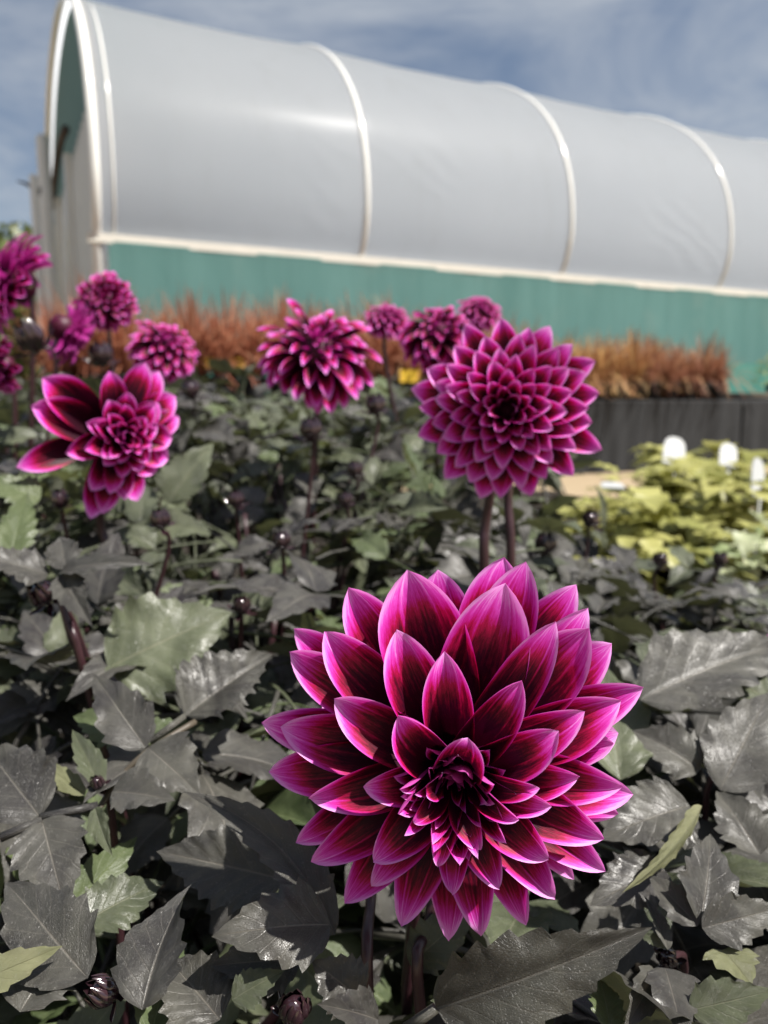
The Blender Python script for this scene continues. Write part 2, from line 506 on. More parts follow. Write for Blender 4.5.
def bud(root, C, axis, R, mat='bud'):
    fr = FlowerFrame(C, axis)
    mb = MB()
    mb.lathe(fr.C, [(0, -0.9 * R), (0.4 * R, -0.82 * R), (0.72 * R, -0.4 * R), (0.78 * R, 0.05 * R), (0.62 * R, 0.5 * R), (0.3 * R, 0.78 * R), (0, 0.85 * R)], 18, fr.a)
    for i in range(9):
        az = i * 2.39996 + rng.normal(0, 0.15)
        f = i / 9
        out = -(fr.x * math.cos(az) + fr.y * math.sin(az))
        petal_mesh(mb, fr.w(0.5 * R, az, -0.75 * R + 0.3 * R * f), fr.w((1.45 - 0.3 * f) * R, az, 0.05 * R), fr.w((0.62 - 0.4 * f) * R, az + 0.2, (0.95 + 0.25 * f) * R),
                   out, 0.34 * R, 1.0, 1.2, 14, 9, tipcurl=0.35, pointed=1.8)
    b = mb.build('bud', M[mat], root)
    sp = MB()
    for i in range(5):
        az = i * 2 * math.pi / 5 + rng.uniform(0, 0.8)
        petal_mesh(sp, fr.w(0.3 * R, az, -0.88 * R), fr.w(1.1 * R, az, -0.95 * R), fr.w((1.35 + 0.4 * rng.random()) * R, az, (-0.5 + rng.uniform(-0.4, 0.5)) * R), fr.a, 0.26 * R, 0.9, 0.7, 12, 7, tipcurl=0.4, pointed=1.6)
    sp.build('sepals', M[mat], b)
    return b

# ---- the big bloom in front: every petal of it read off the photograph (tip x, tip y, width, ring)
hero = plant('dahlia with the large magenta bloom wide open nearest the camera, petals edged in pink', 0.025, 0.335)
HC = at(456, 762, 0.265)
TO = nz(CAM - HC)
side = nz(np.cross(TO, [0, 0, 1])); upv = np.cross(side, TO)
HAX = nz(TO - upv * math.tan(math.radians(19)) - side * math.tan(math.radians(-2)))
HF = FlowerFrame(HC, HAX)
HR = 0.067
HERO = [
 (349,587,50,1),(406,571,78,2),(437,571,54,0.3),(293,629,40,0.3),(324,632,54,2),(287,655,50,1),(396,631,50,3),(333,700,50,3),
 (260,725,44,0.2),(279,729,52,1.3),(444,653,42,3.7),(398,716,40,4.2),(504,558,58,0.6),(526,562,52,1.4),(506,584,76,2.4),(578,587,50,0.2),
 (587,609,44,1.0),(556,622,44,3),(589,628,62,2),(613,646,50,0.3),(645,690,48,0.8),(623,703,50,2),(586,714,42,3),(522,681,42,3.9),(559,732,44,3.9),
 (614,744,40,0.2),(580,778,40,3.2),(624,789,46,2.2),(635,797,50,1.1),(619,815,40,0.2),(552,808,32,3.9),(605,841,48,2.1),(606,873,42,1.1),
 (574,882,34,0.2),(549,864,42,3.0),(555,904,48,2),(526,929,40,1),(500,892,38,3),(481,941,50,2),(452,896,36,3.2),(449,942,44,1),
 (481,852,28,4.1),(438,870,26,4.0),(519,822,20,4.4),(266,776,48,1),(308,799,42,3),(363,787,38,3.9),(295,845,40,0.3),(309,866,46,2),
 (373,863,46,3.5),(370,890,38,2.6),(344,905,46,1),(401,929,46,2),(413,824,22,4.4),
 (468,738,44,4.6),(425,790,22,4.5),(540,790,24,4.3)]
ZL = [-0.011, -0.004, 0.005, 0.015, 0.025, 0.031]
core = MB()
core.lathe(HC, [(0, 0.006), (0.006, 0.004), (0.010, 0.0), (0.011, -0.008), (0, -0.013)], 16, HAX)
hero_head = core.build('flower_head', M['core'], hero)
for (px, py, w, lay) in HERO:
    z = float(np.interp(lay, range(6), ZL))
    r, az, p = HF.hit(px, py, z)
    D = (p - CAM) @ FW
    mb = MB()
    up_ = math.sin(az)      # the upper petals are broad and blunt, the lower ones narrower and sharper
    radial_petal(mb, HF, r, az, z, 0.5 * w * D / F * (1.12 + 0.07 * up_), HR, lay, ns=26, nt=15,
                 pointed=float(np.clip(2.05 + 0.65 * up_ + rng.normal(0, 0.15), 1.45, 3.0)))
    mb.build('petal', M['petal'], hero_head)
# back petals that close the outline behind the traced ones
for i in range(16):
    az = i * 2 * math.pi / 16 + 0.12
    mb = MB()
    radial_petal(mb, HF, HR * rng.uniform(0.80, 0.88), az, -0.018, 0.0085, HR, 0, zb=-0.021, ns=20, nt=11)
    mb.build('petal', M['petal'], hero_head)
# young florets still folded over the middle: they bulge outwards and their tips lean back in
for i in range(46):
    f = (i + 0.5) / 46
    az = i * 2.39996 + rng.normal(0, 0.22)
    r = 0.0016 + 0.0178 * f ** 0.72
    z = 0.0185 + 0.0095 * math.sin(f * 2.5) + rng.normal(0, 0.0026)
    o = -HF.y * 0.0040
    B, T = HF.w(0.5 * r, az, 0.001) + o * 0.6, HF.w(r * 1.04, az + rng.normal(0, 0.12), z) + o
    Cc = HF.w(r * (0.80 - 0.10 * f), az, z * 0.6) + o
    inner = HF.a * 0.2 - (HF.x * math.cos(az) + HF.y * math.sin(az))
    mb = MB()
    petal_mesh(mb, B, Cc, T, inner, (0.0016 + 0.0028 * f ** 0.9) * rng.uniform(0.8, 1.2), 1.4, 1.25, 18, 11, tipcurl=rng.uniform(-0.25, 0.45), wig=0.16, pointed=1.9)
    mb.build('petal', M['petal'], hero_head)
calyx(HF, HR, hero_head)
bk = HC - HAX * 0.018
stem(hero, [(0.025, 0.335, 0.0), bk + np.array([-0.016, 0.075, -0.19]), bk + np.array([-0.010, 0.045, -0.075]), bk - HAX * 0.016 + np.array([0, 0, -0.012]), bk], 0.003, 0.0024)
stem(hero, [(0.045, 0.34, 0.0), at(420, 1010, 0.30), at(428, 930, 0.31), at(440, 860, 0.315)], 0.0026, 0.002)
stem(hero, [(0.0, 0.335, 0.0), at(368, 1010, 0.30), at(371, 900, 0.32), at(380, 820, 0.33)], 0.0027, 0.002)

# ---- the second bloom, facing us
P2 = plant('dahlia with the round bloom facing the camera just behind the large front one', 0.085, 0.60)
C2 = at(508, 410, 0.515)
f2, h2 = wild_flower(P2, C2, nz(nz(CAM - C2) + np.array([-0.02, 0, 0.02])), 0.067, 86, True, dome=0.46, wfac=0.31, pointed=1.9, azjit=0.05)
stem(P2, [(0.085, 0.60, 0), at(484, 600, 0.57), at(486, 520, 0.56), C2 - f2.a * 0.018])
stem(P2, [(0.095, 0.60, 0), at(510, 600, 0.58), at(508, 500, 0.575), at(512, 450, 0.57)], 0.004, 0.003)

# ---- the ragged bloom on the left, with a few long petals thrown out to its side
P3 = plant('dahlia with the ragged half-open bloom and three long petals splayed sideways at the left', -0.21, 0.64)
C3 = at(116, 436, 0.585)
A3 = nz(nz(CAM - C3) + np.array([0.42, 0.0, -0.02]))
f3 = FlowerFrame(C3, A3)
R3 = 0.052
cb = MB(); cb.lathe(C3, [(0, 0.014), (0.008, 0.012), (0.011, 0.0), (0, -0.012)], 14, A3)
h3 = cb.build('flower_head', M['core'], P3)
for (px, py, w, lay) in [(43,378,42,0.6),(32,406,38,0.8),(18,468,26,0.2),(66,453,24,2.2),(110,371,24,1.6),(145,362,27,0.8),(161,371,26,0.3),(177,396,26,0.3),(180,417,26,0.3),
        (173,438,26,0.8),(169,459,26,0.8),(156,473,26,0.8),(138,501,24,1.0),(126,500,22,1.3),(91,519,26,0.2),(104,514,26,0.4),(111,494,20,2.4),(92,491,22,1.6),
        (108,400,22,2.8),(98,430,20,3.2),(128,392,22,2),(160,404,24,1.5),(158,425,22,1.8),(152,450,20,2),(140,470,20,2.2),(122,478,18,2.9),(104,466,18,3.2)]:
    z = float(np.interp(lay, range(6), [-0.006, 0.0, 0.008, 0.016, 0.024, 0.03]))
    r, az, p = f3.hit(px, py, z)
    mb = MB(); radial_petal(mb, f3, r, az, z, 0.5 * w * ((p - CAM) @ FW) / F * 1.08, R3, lay, ns=18, nt=11)
    mb.build('petal', M['petal'], h3)
for i in range(26):
    f = (i + 0.5) / 26
    mb = MB(); radial_petal(mb, f3, (0.002 + 0.029 * f ** 0.75) * rng.uniform(0.85, 1.15), i * 2.39996 + rng.normal(0, 0.2), 0.020 + 0.010 * (1 - f) + rng.normal(0, 0.002), 0.003 + 0.0055 * f, R3, 5 - 1.6 * f, zb=-0.002, th0=1.5, th1=1.1, ns=14, nt=9)
    mb.build('petal', M['petal'], h3)
calyx(f3, R3, h3)
stem(P3, [(-0.21, 0.64, 0), at(118, 600, 0.64), at(100, 520, 0.63), C3 - A3 * 0.015])

# ---- the blooms further back
def ball_bloom(root, px, py, rpx, depth, axis, n=90, top=2.25, wf=0.30, squash=0.85, ragged=0.06, pull=0.45):
    """a ball dahlia: petals stand off all round, the oldest folded back towards the stalk"""
    C = at(px, py, depth); R = rpx * depth / F
    fr = FlowerFrame(C, nz(nz(axis) + pull * nz(CAM - C)))
    core = MB(); core.lathe(C, [(0, 0.45 * R), (0.30 * R, 0.32 * R), (0.42 * R, 0.0), (0.30 * R, -0.3 * R), (0, -0.4 * R)], 12, fr.a)
    h = core.build('flower_head', M['core'], root)
    mb = MB()
    for i in range(n):
        f = (i + 0.5) / n
        az = i * 2.39996 + rng.normal(0, 0.10)
        th = top * f ** 0.62 + rng.normal(0, 0.05)
        L = R * (0.72 + 0.30 * min(1, f * 2.2)) * (1 + rng.normal(0, ragged))
        T = fr.w(L * math.sin(th), az, L * squash * math.cos(th))
        B = fr.w(0.22 * R * math.sin(th), az, 0.22 * R * math.cos(th))
        t2 = max(th - 0.30, 0.02)
        Cc = fr.w(0.70 * L * math.sin(t2), az, 0.70 * L * math.cos(t2))
        inner = fr.a * math.sin(th) - (fr.x * math.cos(az) + fr.y * math.sin(az)) * math.cos(th)
        petal_mesh(mb, B, Cc, T, inner, 0.5 * R * wf * (0.35 + 0.65 * min(1, 1.5 * f)) * rng.uniform(0.9, 1.15), 1.2, 0.85, 12, 7, tipcurl=0.15, pointed=2.0)
    mb.build('petals', M['petal'], h)
    calyx(fr, R * 0.9, h)
    b = np.array([root.location.x, root.location.y, 0]) + np.array([rng.uniform(-0.02, 0.02), rng.uniform(-0.02, 0.02), 0])
    end = C - fr.a * 0.26 * R
    stem(root, [b, b * 0.5 + end * 0.5 - np.array([0, 0, 0.02]), end - np.array([0, 0, 0.06]), end], 0.0042, 0.0026)
P4 = plant('dahlia with the spiky dark bloom nodding in the middle before the bronze grass', -0.10, 0.90)
ball_bloom(P4, 316, 358, 58, 0.84, [0.05, -0.25, 0.9], 92, 2.2, 0.27, 0.95, 0.12)
P5 = plant('dahlia carrying two ball blooms before the left end of the green tunnel netting', -0.40, 1.25)
ball_bloom(P5, 163, 349, 35, 1.12, [0.25, 0.1, 0.7], 110, 2.6, pull=0.8)
ball_bloom(P5, 106, 302, 29, 1.18, [-0.05, -0.9, 0.25])
P6 = plant('tall dahlia at the left edge with one upright bloom, a wilting one and buds', -0.49, 0.98)
ball_bloom(P6, 18, 284, 46, 0.90, [-0.75, -0.1, 0.45], 84, 2.0, 0.30, 0.9, 0.12, 0.25)
ball_bloom(P6, 62, 328, 34, 0.98, [0.6, 0.5, -0.45], 64, 1.7, 0.34, 1.0, 0.08, 0.0)
ball_bloom(P6, 4, 366, 28, 0.92, [-0.7, -0.2, -0.1], 60, 2.0, 0.32)
P7 = plant('dahlia with three ball blooms close together behind the round middle one', 0.09, 1.18)
ball_bloom(P7, 438, 338, 40, 0.98, [-0.05, -0.35, 0.9])
ball_bloom(P7, 387, 321, 23, 1.12, [0.1, -0.2, 0.9])
ball_bloom(P7, 480, 313, 22, 1.20, [0.2, -0.3, 0.9])
P8 = plant('low dahlia at the right edge with part of one dark bloom showing', 0.285, 0.52)
ball_bloom(P8, 785, 655, 27, 0.46, [0.3, -0.5, 0.7])

# plants that only carry buds
P9 = plant('dahlia in bud at the lower left, a red bud tip between grey leaflets', -0.13, 0.37)
P10 = plant('dahlia with a glossy purple bud low among leaves below the front bloom, left', -0.07, 0.25)
P11 = plant('dahlia at the lower right with a dark bud in a rosette of small leaves', 0.14, 0.36)
P12 = plant('broad-leaved dahlia to the right of the front bloom, no bloom open', 0.22, 0.47)
P13 = plant('dahlia in bud between the ragged bloom and the front bloom, leaves grey green', -0.12, 0.56)
P14 = plant('dahlia with greener leaves under the ragged bloom, no bloom open', -0.30, 0.60)
P15 = plant('dahlia in bud under the spiky dark bloom, leaves small and dull', -0.12, 0.74)
P16 = plant('low dahlia at the right end of the bed next to the lime plants', 0.36, 0.80)
P17 = plant('dahlia in leaf behind and right of the round bloom, in front of the lime plants', 0.20, 0.86)
GB = 'dahlias in leaf at the back of the bed'
BACK = []
for (x, y) in [(-0.62, 1.35), (-0.22, 1.5), (0.02, 1.55), (-0.5, 1.75), (-0.05, 1.9), (-0.85, 1.8), (-0.72, 1.05), (-0.42, 0.80)]:
    BACK.append(plant('dark leaved dahlia without open blooms deep in the back of the bed', x, y, GB))

def bud_at(root, px, py, depth, rpx, axis=(0, -0.3, 1), mat='bud', foot=True):
    C = at(px, py, depth)
    a = nz(axis)
    R = rpx * depth / F
    bud(root, C, a, R, mat)
    if foot:
        b = np.array([root.location.x, root.location.y, 0.0])
        e = C - a * R * 0.9
        stem(root, [b, b * 0.45 + e * 0.55 + np.array([0, 0, -0.01]), e - a * 0.03, e], 0.0026, 0.0014)
bud_at(P10, 104, 992, 0.262, 17, (-0.5, -0.35, 0.55))
bud_at(P10, 294, 1010, 0.262, 18, (0.1, -0.35, 0.9))
bud_at(P9, 97, 783, 0.345, 8, (0.0, -0.45, 0.8), 'bud')
bud_at(P13, 42, 594, 0.455, 15, (-0.2, -0.5, 0.6))
bud_at(P13, 241, 606, 0.50, 10, (0.1, -0.4, 0.9))
bud_at(P11, 667, 958, 0.31, 12, (-0.4, -0.5, 0.6))
bud_at(P15, 281, 541, 0.62, 10); bud_at(P15, 310, 430, 0.72, 12); bud_at(P15, 375, 405, 0.80, 11); bud_at(P15, 235, 500, 0.68, 9)
bud_at(P14, 160, 520, 0.60, 11); bud_at(P6, 30, 338, 0.86, 16, (-0.3, -0.5, 0.7)); bud_at(P5, 100, 355, 1.0, 12, (0, -0.3, 0.9)); bud_at(P5, 190, 390, 1.05, 10)
bud_at(P17, 545, 545, 0.72, 12); bud_at(P17, 590, 520, 0.85, 9); bud_at(P16, 660, 560, 0.80, 8); bud_at(P12, 735, 760, 0.42, 11, (0.2, -0.4, 0.8))
bud_at(P16, 720, 560, 0.82, 8); bud_at(P4, 355, 470, 0.78, 9); bud_at(P3, 60, 500, 0.62, 10); bud_at(P15, 345, 500, 0.70, 8)

# ---- leaves read off the photograph: (plant, kind, base px/depth, tip px/depth, width px, lean, arch, fold, twist)
def traced(root, kind, b, t, wpx, n=(0, -0.25, 1), arch=0.1, fold=0.25, twist=0.0, teeth=7, pleat=0.07, petiole=None, bend=0.0, tooth=0.26):
    B, T = at(*b), at(*t)
    mb = MB()
    W = 0.5 * wpx * (b[2] + t[2]) / 2 / F
    leaflet(mb, B, T, n, W, arch, fold, teeth, pleat * 0.55, twist, tooth, bend, 13, 6, 0.25)
    if petiole is not None:
        q = [at(*p) for p in petiole]
        mb.tube([B] + q, np.linspace(0.0016, 0.002, len(q) + 1), 7)
    return mb.build('leaf', M['leaf_' + kind], root)

NU = (0, -0.55, 0.85)
traced(hero, 'dark', (436, 1008, 0.235), (652, 930, 0.215), 92, (-0.05, -0.95, 0.42), 0.06, 0.18, 0.1, 8, 0.04, [(405, 1030, 0.24)])
traced(P13, 'olive', (108, 668, 0.44), (232, 610, 0.47), 108, (0.1, -0.75, 0.65), 0.05, 0.12, 0, 7, 0.06, [(95, 700, 0.43)])
traced(P13, 'dark', (185, 716, 0.39), (272, 652, 0.42), 80, (-0.2, -0.75, 0.65), 0.03, 0.45, 0, 8, 0.13, [(150, 742, 0.38)])
traced(P9, 'dark', (146, 748, 0.365), (92, 672, 0.385), 52, (0.1, -0.7, 0.7), 0.05, 0.2, 0, 5, 0.05)
traced(P9, 'dark', (148, 748, 0.362), (200, 795, 0.345), 62, (0.1, -0.55, 0.8), 0.08, 0.2, 0, 5, 0.06)
traced(P9, 'dark', (112, 792, 0.34), (175, 800, 0.335), 46, (0, -0.5, 0.85), 0.1, 0.25, 0, 5)
traced(P9, 'olive', (100, 790, 0.345), (72, 728, 0.365), 26, (0.5, -0.7, 0.5), 0.1, 0.4, 0.2, 5)
traced(P9, 'dark', (40, 817, 0.325), (-18, 742, 0.35), 74, (0.1, -0.6, 0.75), 0.06, 0.2, 0, 6, 0.06, [(98, 806, 0.333)])
traced(P9, 'dark', (42, 820, 0.322), (66, 912, 0.295), 70, (0.15, -0.6, 0.8), 0.05, 0.15, 0, 6, 0.07, [(0, 838, 0.315)])
traced(P9, 'olive', (95, 808, 0.33), (112, 856, 0.315), 22, (-0.3, -0.7, 0.7), 0.1, 0.4, 0, 4)
traced(P9, 'pale', (85, 795, 0.345), (32, 758, 0.36), 20, (0.2, -0.6, 0.8), 0.1, 0.2, 0, 5)
traced(P9, 'green', (140, 735, 0.385), (72, 715, 0.40), 46, (0, -0.6, 0.8))
traced(P9, 'green', (120, 760, 0.38), (205, 722, 0.40), 46, (0, -0.6, 0.8))
traced(P10, 'dark', (88, 978, 0.262), (4, 880, 0.295), 82, (0.3, -0.75, 0.6), 0.10, 0.2, -0.3, 6, 0.06)
traced(P10, 'dark', (142, 1010, 0.250), (188, 882, 0.285), 74, (-0.45, -0.75, 0.5), 0.10, 0.35, 0.5, 6, 0.05)
traced(P10, 'pale', (-30, 985, 0.255), (62, 946, 0.262), 34, (0, -0.85, 0.5), 0.03, 0.1, 0, 4, 0.02)
traced(P10, 'dark', (20, 1012, 0.255), (70, 940, 0.28), 74, (0, -0.6, 0.8), 0.06, 0.25, 0, 6, 0.12)
traced(P10, 'olive', (80, 925, 0.30), (165, 880, 0.325), 56, (0, -0.6, 0.8), 0.08, 0.2)
traced(P10, 'green', (150, 1040, 0.262), (178, 930, 0.305), 52, (0.2, -0.7, 0.7), 0.1, 0.2)
traced(P10, 'green', (60, 920, 0.31), (138, 836, 0.345), 44, (0.4, -0.6, 0.7), 0.1, 0.2)
traced(hero, 'dark', (335, 935, 0.285), (182, 790, 0.305), 50, (0.55, -0.7, 0.5), 0.12, 0.3, 0.3, 9, 0.04, bend=0.10)
traced(P10, 'dark', (285, 880, 0.315), (155, 850, 0.325), 78, (0.05, -0.7, 0.7), 0.05, 0.2, 0, 8, 0.16)
traced(hero, 'dark', (330, 925, 0.275), (212, 935, 0.262), 78, (0, -0.55, 0.83), 0.10, 0.15, 0, 6, 0.05)
traced(hero, 'dark', (360, 1000, 0.262), (312, 960, 0.265), 56, (0, -0.6, 0.8), 0.10, 0.25)
traced(hero, 'dark', (378, 1020, 0.25), (318, 1004, 0.235), 44, (0, -0.6, 0.8), 0.10, 0.25)
traced(P10, 'olive', (232, 1000, 0.26), (285, 970, 0.262), 34, (0, -0.6, 0.8), 0.10, 0.25)
traced(P10, 'dark', (220, 1020, 0.262), (168, 958, 0.28), 76, (0.2, -0.6, 0.8), 0.06, 0.25, 0, 7, 0.1)
traced(P10, 'dark', (300, 960, 0.275), (210, 965, 0.27), 60, (0.0, -0.6, 0.8), 0.06, 0.25, 0, 7, 0.1)
traced(hero, 'olive', (410, 965, 0.30), (478, 905, 0.305), 46, (0, -0.7, 0.7), 0.1, 0.2)
traced(P11, 'olive', (545, 1010, 0.27), (430, 1000, 0.27), 60, (0, -0.5, 0.85), 0.06, 0.2)
traced(P11, 'dark', (665, 870, 0.33), (590, 905, 0.315), 62, (-0.1, -0.5, 0.85), 0.1, 0.2, 0, 6, 0.1)
traced(P11, 'dark', (690, 806, 0.35), (600, 838, 0.335), 74, (0, -0.5, 0.85), 0.1, 0.2, 0, 7, 0.12)
traced(P11, 'pale', (702, 806, 0.335), (626, 896, 0.30), 26, (-0.5, -0.6, -0.2), 0.1, -0.2, 0.2, 8, 0.06)
traced(P11, 'dark', (700, 925, 0.295), (712, 832, 0.325), 58, (0, -0.85, 0.5), 0.06, 0.35, 0, 5, 0.05)
traced(P11, 'dark', (698, 926, 0.294), (648, 874, 0.315), 34, (0, -0.75, 0.6), 0.06, 0.3, 0, 5, 0.05)
traced(P11, 'dark', (702, 928, 0.292), (785, 906, 0.295), 46, (0, -0.75, 0.6), 0.06, 0.2, 0, 6, 0.05)
traced(P11, 'dark', (665, 968, 0.285), (684, 1040, 0.26), 52, (0, -0.75, 0.6), 0.06, 0.3, 0, 5, 0.05)
traced(P11, 'dark', (655, 970, 0.285), (624, 1030, 0.265), 34, (0.3, -0.6, 0.7), 0.12, 0.35, 0, 5, 0.05)
traced(P11, 'pale', (722, 950, 0.29), (752, 985, 0.27), 50, (0, -0.75, 0.6), 0.06, 0.2, 0, 4, 0.1, tooth=0.4)
traced(P11, 'olive', (690, 1010, 0.27), (775, 990, 0.265), 44, (0, -0.75, 0.6), 0.06, 0.2, 0, 5, 0.08)
traced(P11, 'green', (610, 1030, 0.28), (600, 975, 0.305), 34, (0, -0.75, 0.6), 0.06, 0.2)
traced(P11, 'olive', (640, 930, 0.30), (668, 950, 0.30), 12, (0, -0.75, 0.6), 0.06, 0.2)
traced(P11, 'dark', (668, 950, 0.295), (644, 895, 0.315), 16, (0.3, -0.75, 0.6), 0.06, 0.5)
traced(P12, 'dark', (640, 700, 0.42), (790, 640, 0.46), 84, (0, -0.55, 0.83), 0.08, 0.35, 0, 7, 0.1)
traced(P12, 'olive', (770, 700, 0.42), (632, 640, 0.48), 70, (0.2, -0.55, 0.83), 0.08, 0.2, 0, 7, 0.1)
traced(P12, 'olive', (620, 780, 0.40), (600, 660, 0.47), 70, (0.1, -0.6, 0.8), 0.08, 0.2)
traced(P12, 'dark', (700, 770, 0.375), (632, 730, 0.39), 52, (-0.2, -0.6, 0.8), 0.15, 0.3, 0, 6, 0.06)
traced(P12, 'dark', (720, 790, 0.365), (770, 690, 0.40), 70, (-0.2, -0.75, 0.6), 0.1, 0.3, 0, 6, 0.06)
traced(P12, 'dark', (760, 855, 0.335), (716, 790, 0.36), 56, (-0.1, -0.6, 0.8), 0.1, 0.3, 0, 6, 0.06)
traced(P13, 'dark', (48, 575, 0.45), (-30, 555, 0.43), 46, (0, -0.55, 0.83), 0.1, 0.2)
traced(P13, 'dark', (60, 572, 0.45), (152, 562, 0.43), 32, (0, -0.55, 0.83), 0.12, 0.2)
traced(P13, 'dark', (62, 575, 0.448), (92, 626, 0.42), 32, (-0.2, -0.6, 0.8), 0.1, 0.3)
traced(P13, 'dark', (66, 570, 0.45), (60, 535, 0.47), 34, (0, -0.6, 0.8), 0.1, 0.3)
stem(P13, [(-0.14, 0.5, 0.0), at(84, 672, 0.445), at(72, 640, 0.45), at(56, 580, 0.452)], 0.0028, 0.002)
stem(P9, [at(95, 815, 0.345), at(120, 778, 0.358), at(150, 750, 0.364), at(195, 722, 0.385)], 0.0014, 0.0016, 'stem_olive')
traced(P14, 'green', (10, 560, 0.5), (28, 490, 0.54), 36, (0.3, -0.7, 0.7), 0.1, 0.1)
traced(P14, 'green', (40, 500, 0.56), (-15, 480, 0.55), 44, (0.0, -0.6, 0.8), 0.1, 0.1)

# ---- the rest of the foliage, spread through the bed and handed to the nearest plant
def canopy(x, y):
    zl = float(np.interp(y, [0.2, 0.3, 0.45, 0.65, 1.0, 1.5, 2.2], [0.17, 0.23, 0.33, 0.395, 0.47, 0.525, 0.55]))
    zr = float(np.interp(y, [0.2, 0.3, 0.45, 0.65, 1.0, 1.5], [0.17, 0.225, 0.30, 0.31, 0.285, 0.27]))
    k = np.clip((x / max(y, 0.1) - 0.19) / 0.14, 0, 1)
    return zl * (1 - k) + zr * k

KEEP = [(268, 448, 70, 0.85), (745, 545, 60, 0.6), (456, 752, 215, 0.36), (508, 408, 100, 0.55), (105, 440, 88, 0.62), (316, 358, 60, 0.88), (163, 349, 36, 1.15), (106, 302, 32, 1.2),
        (20, 282, 50, 0.95), (438, 335, 45, 1.0), (387, 322, 28, 1.15), (60, 330, 34, 1.0), (45, 425, 85, 0.6), (45, 385, 50, 0.6), (105, 500, 30, 0.6)]
ROOTS = [(r, np.array([r.location.x, r.location.y])) for r in PLANTS]
count = {r.name: 0 for r in PLANTS}
placed = 0
tries = 0
while placed < 1900 and tries < 30000:
    tries += 1
    y = 0.20 + 1.75 * random.random() ** 1.15
    hw = 0.56 * y + 0.10
    x = random.uniform(-hw, hw)
    if x > 0.10 * y and y > 1.0 + 0.5 * max(0, 0.3 - x / y): continue
    depth_in = abs(random.gauss(0, 0.07))
    near_fg = y < 0.42
    if near_fg: depth_in += 0.045
    z = canopy(x, y) - depth_in - 0.01
    if z < 0.03: continue
    p = np.array([x, y, z])
    px, py, D = proj(p)
    if D < 0.17: continue
    az = random.uniform(0, 2 * math.pi)
    pitch = random.gauss(-0.05, 0.48)
    tipv = p + 0.11 * np.array([-math.sin(az) * math.cos(pitch), math.cos(az) * math.cos(pitch), math.sin(pitch)])
    if tipv[2] > canopy(tipv[0], max(tipv[1], 0.2)) + 0.015: continue
    tx, ty, tD = proj(tipv)
    if tD < 0.19: continue
    bad = False
    for (kx, ky, kr, kd) in KEEP:
        rr = kr + 0.02 * F / D
        for (qx, qy, qD) in ((px, py, D), (tx, ty, tD)):
            if (qx - kx) ** 2 + (qy - ky) ** 2 < rr * rr and qD < kd: bad = True
    if bad: continue
    best = sorted(ROOTS, key=lambda rr: np.hypot(*(rr[1] - p[:2])))
    root = next((r for r, _ in best[:4] if count[r.name] < 98), None)
    if root is None: continue
    c = random.random()
    g = min(1.0, depth_in / 0.14)
    kind = 'dark' if c > 0.30 + 0.40 * g else ('olive' if c > 0.10 + 0.2 * g else 'green')
    if y > 0.6 and kind == 'dark' and random.random() < 0.45: kind = 'olive'
    if x > 0.15: kind = 'dark' if random.random() < 0.6 else kind
    place_leaf(root, kind, p, az, pitch, random.gauss(0, 0.55), random.uniform(0.75, 1.15) * (0.85 if y < 0.3 else (0.88 if y > 0.45 else 1.0)))
    count[root.name] += 1
    placed += 1
print('leaves', placed, tries)
for r in PLANTS:
    bx, by = r.location.x, r.location.y
    for k in range(3):
        a = random.uniform(0, 6.28); q = random.uniform(0.03, 0.10)
        ex, ey = bx + q * math.cos(a), by + q * math.sin(a)
        ez = canopy(ex, ey) - 0.05
        if ey < 0.24: continue
        stem(r, [(bx, by, 0), (bx + (ex - bx) * 0.3, by + (ey - by) * 0.3, ez * 0.5), (ex, ey, ez)], 0.0045, 0.0025)

# ------------------------------------------------------------------ ground
def ground_material():
    k = NT('gravel_sand'); tc = k.n('TexCoord')
    a = k.noise(tc.outputs['Object'], 1.2, 5, 0.6); b = k.noise(tc.outputs['Object'], 60, 4, 0.7)
    c = k.mix(a, (0.30, 0.225, 0.14), (0.40, 0.32, 0.21))
    c = k.mix(k.math('MULTIPLY', b, 0.5), c, (0.17, 0.135, 0.09))
    return k.done(k.pbsdf(c, 0.9, 0.2, k.bump(b, 0.6, 0.01)))
M['ground'] = ground_material()
mb = MB(); g = 120
xs = np.linspace(-g, g, 25)
mb.grid([[(x, y, 0) for x in xs] for y in xs + 60])
tag(mb.build('ground', M['ground']), kind='structure')
M['soil'] = simple('soil', (0.022, 0.018, 0.014), 0.95, 0.15, 40, 0.5, 0.8, bdist=0.01)
mb = MB()
xs = np.linspace(-3.0, 0.95, 50); ys = np.linspace(-0.4, 4.2, 60)
mb.grid([[(x, y, 0.006 + 0.012 * (0.5 + 0.5 * math.sin(x * 31 + 2 * math.sin(y * 17))) * math.sin(y * 23 + x * 5) ** 2) for x in xs] for y in ys])
tag(mb.build('soil', M['soil']), kind='structure')

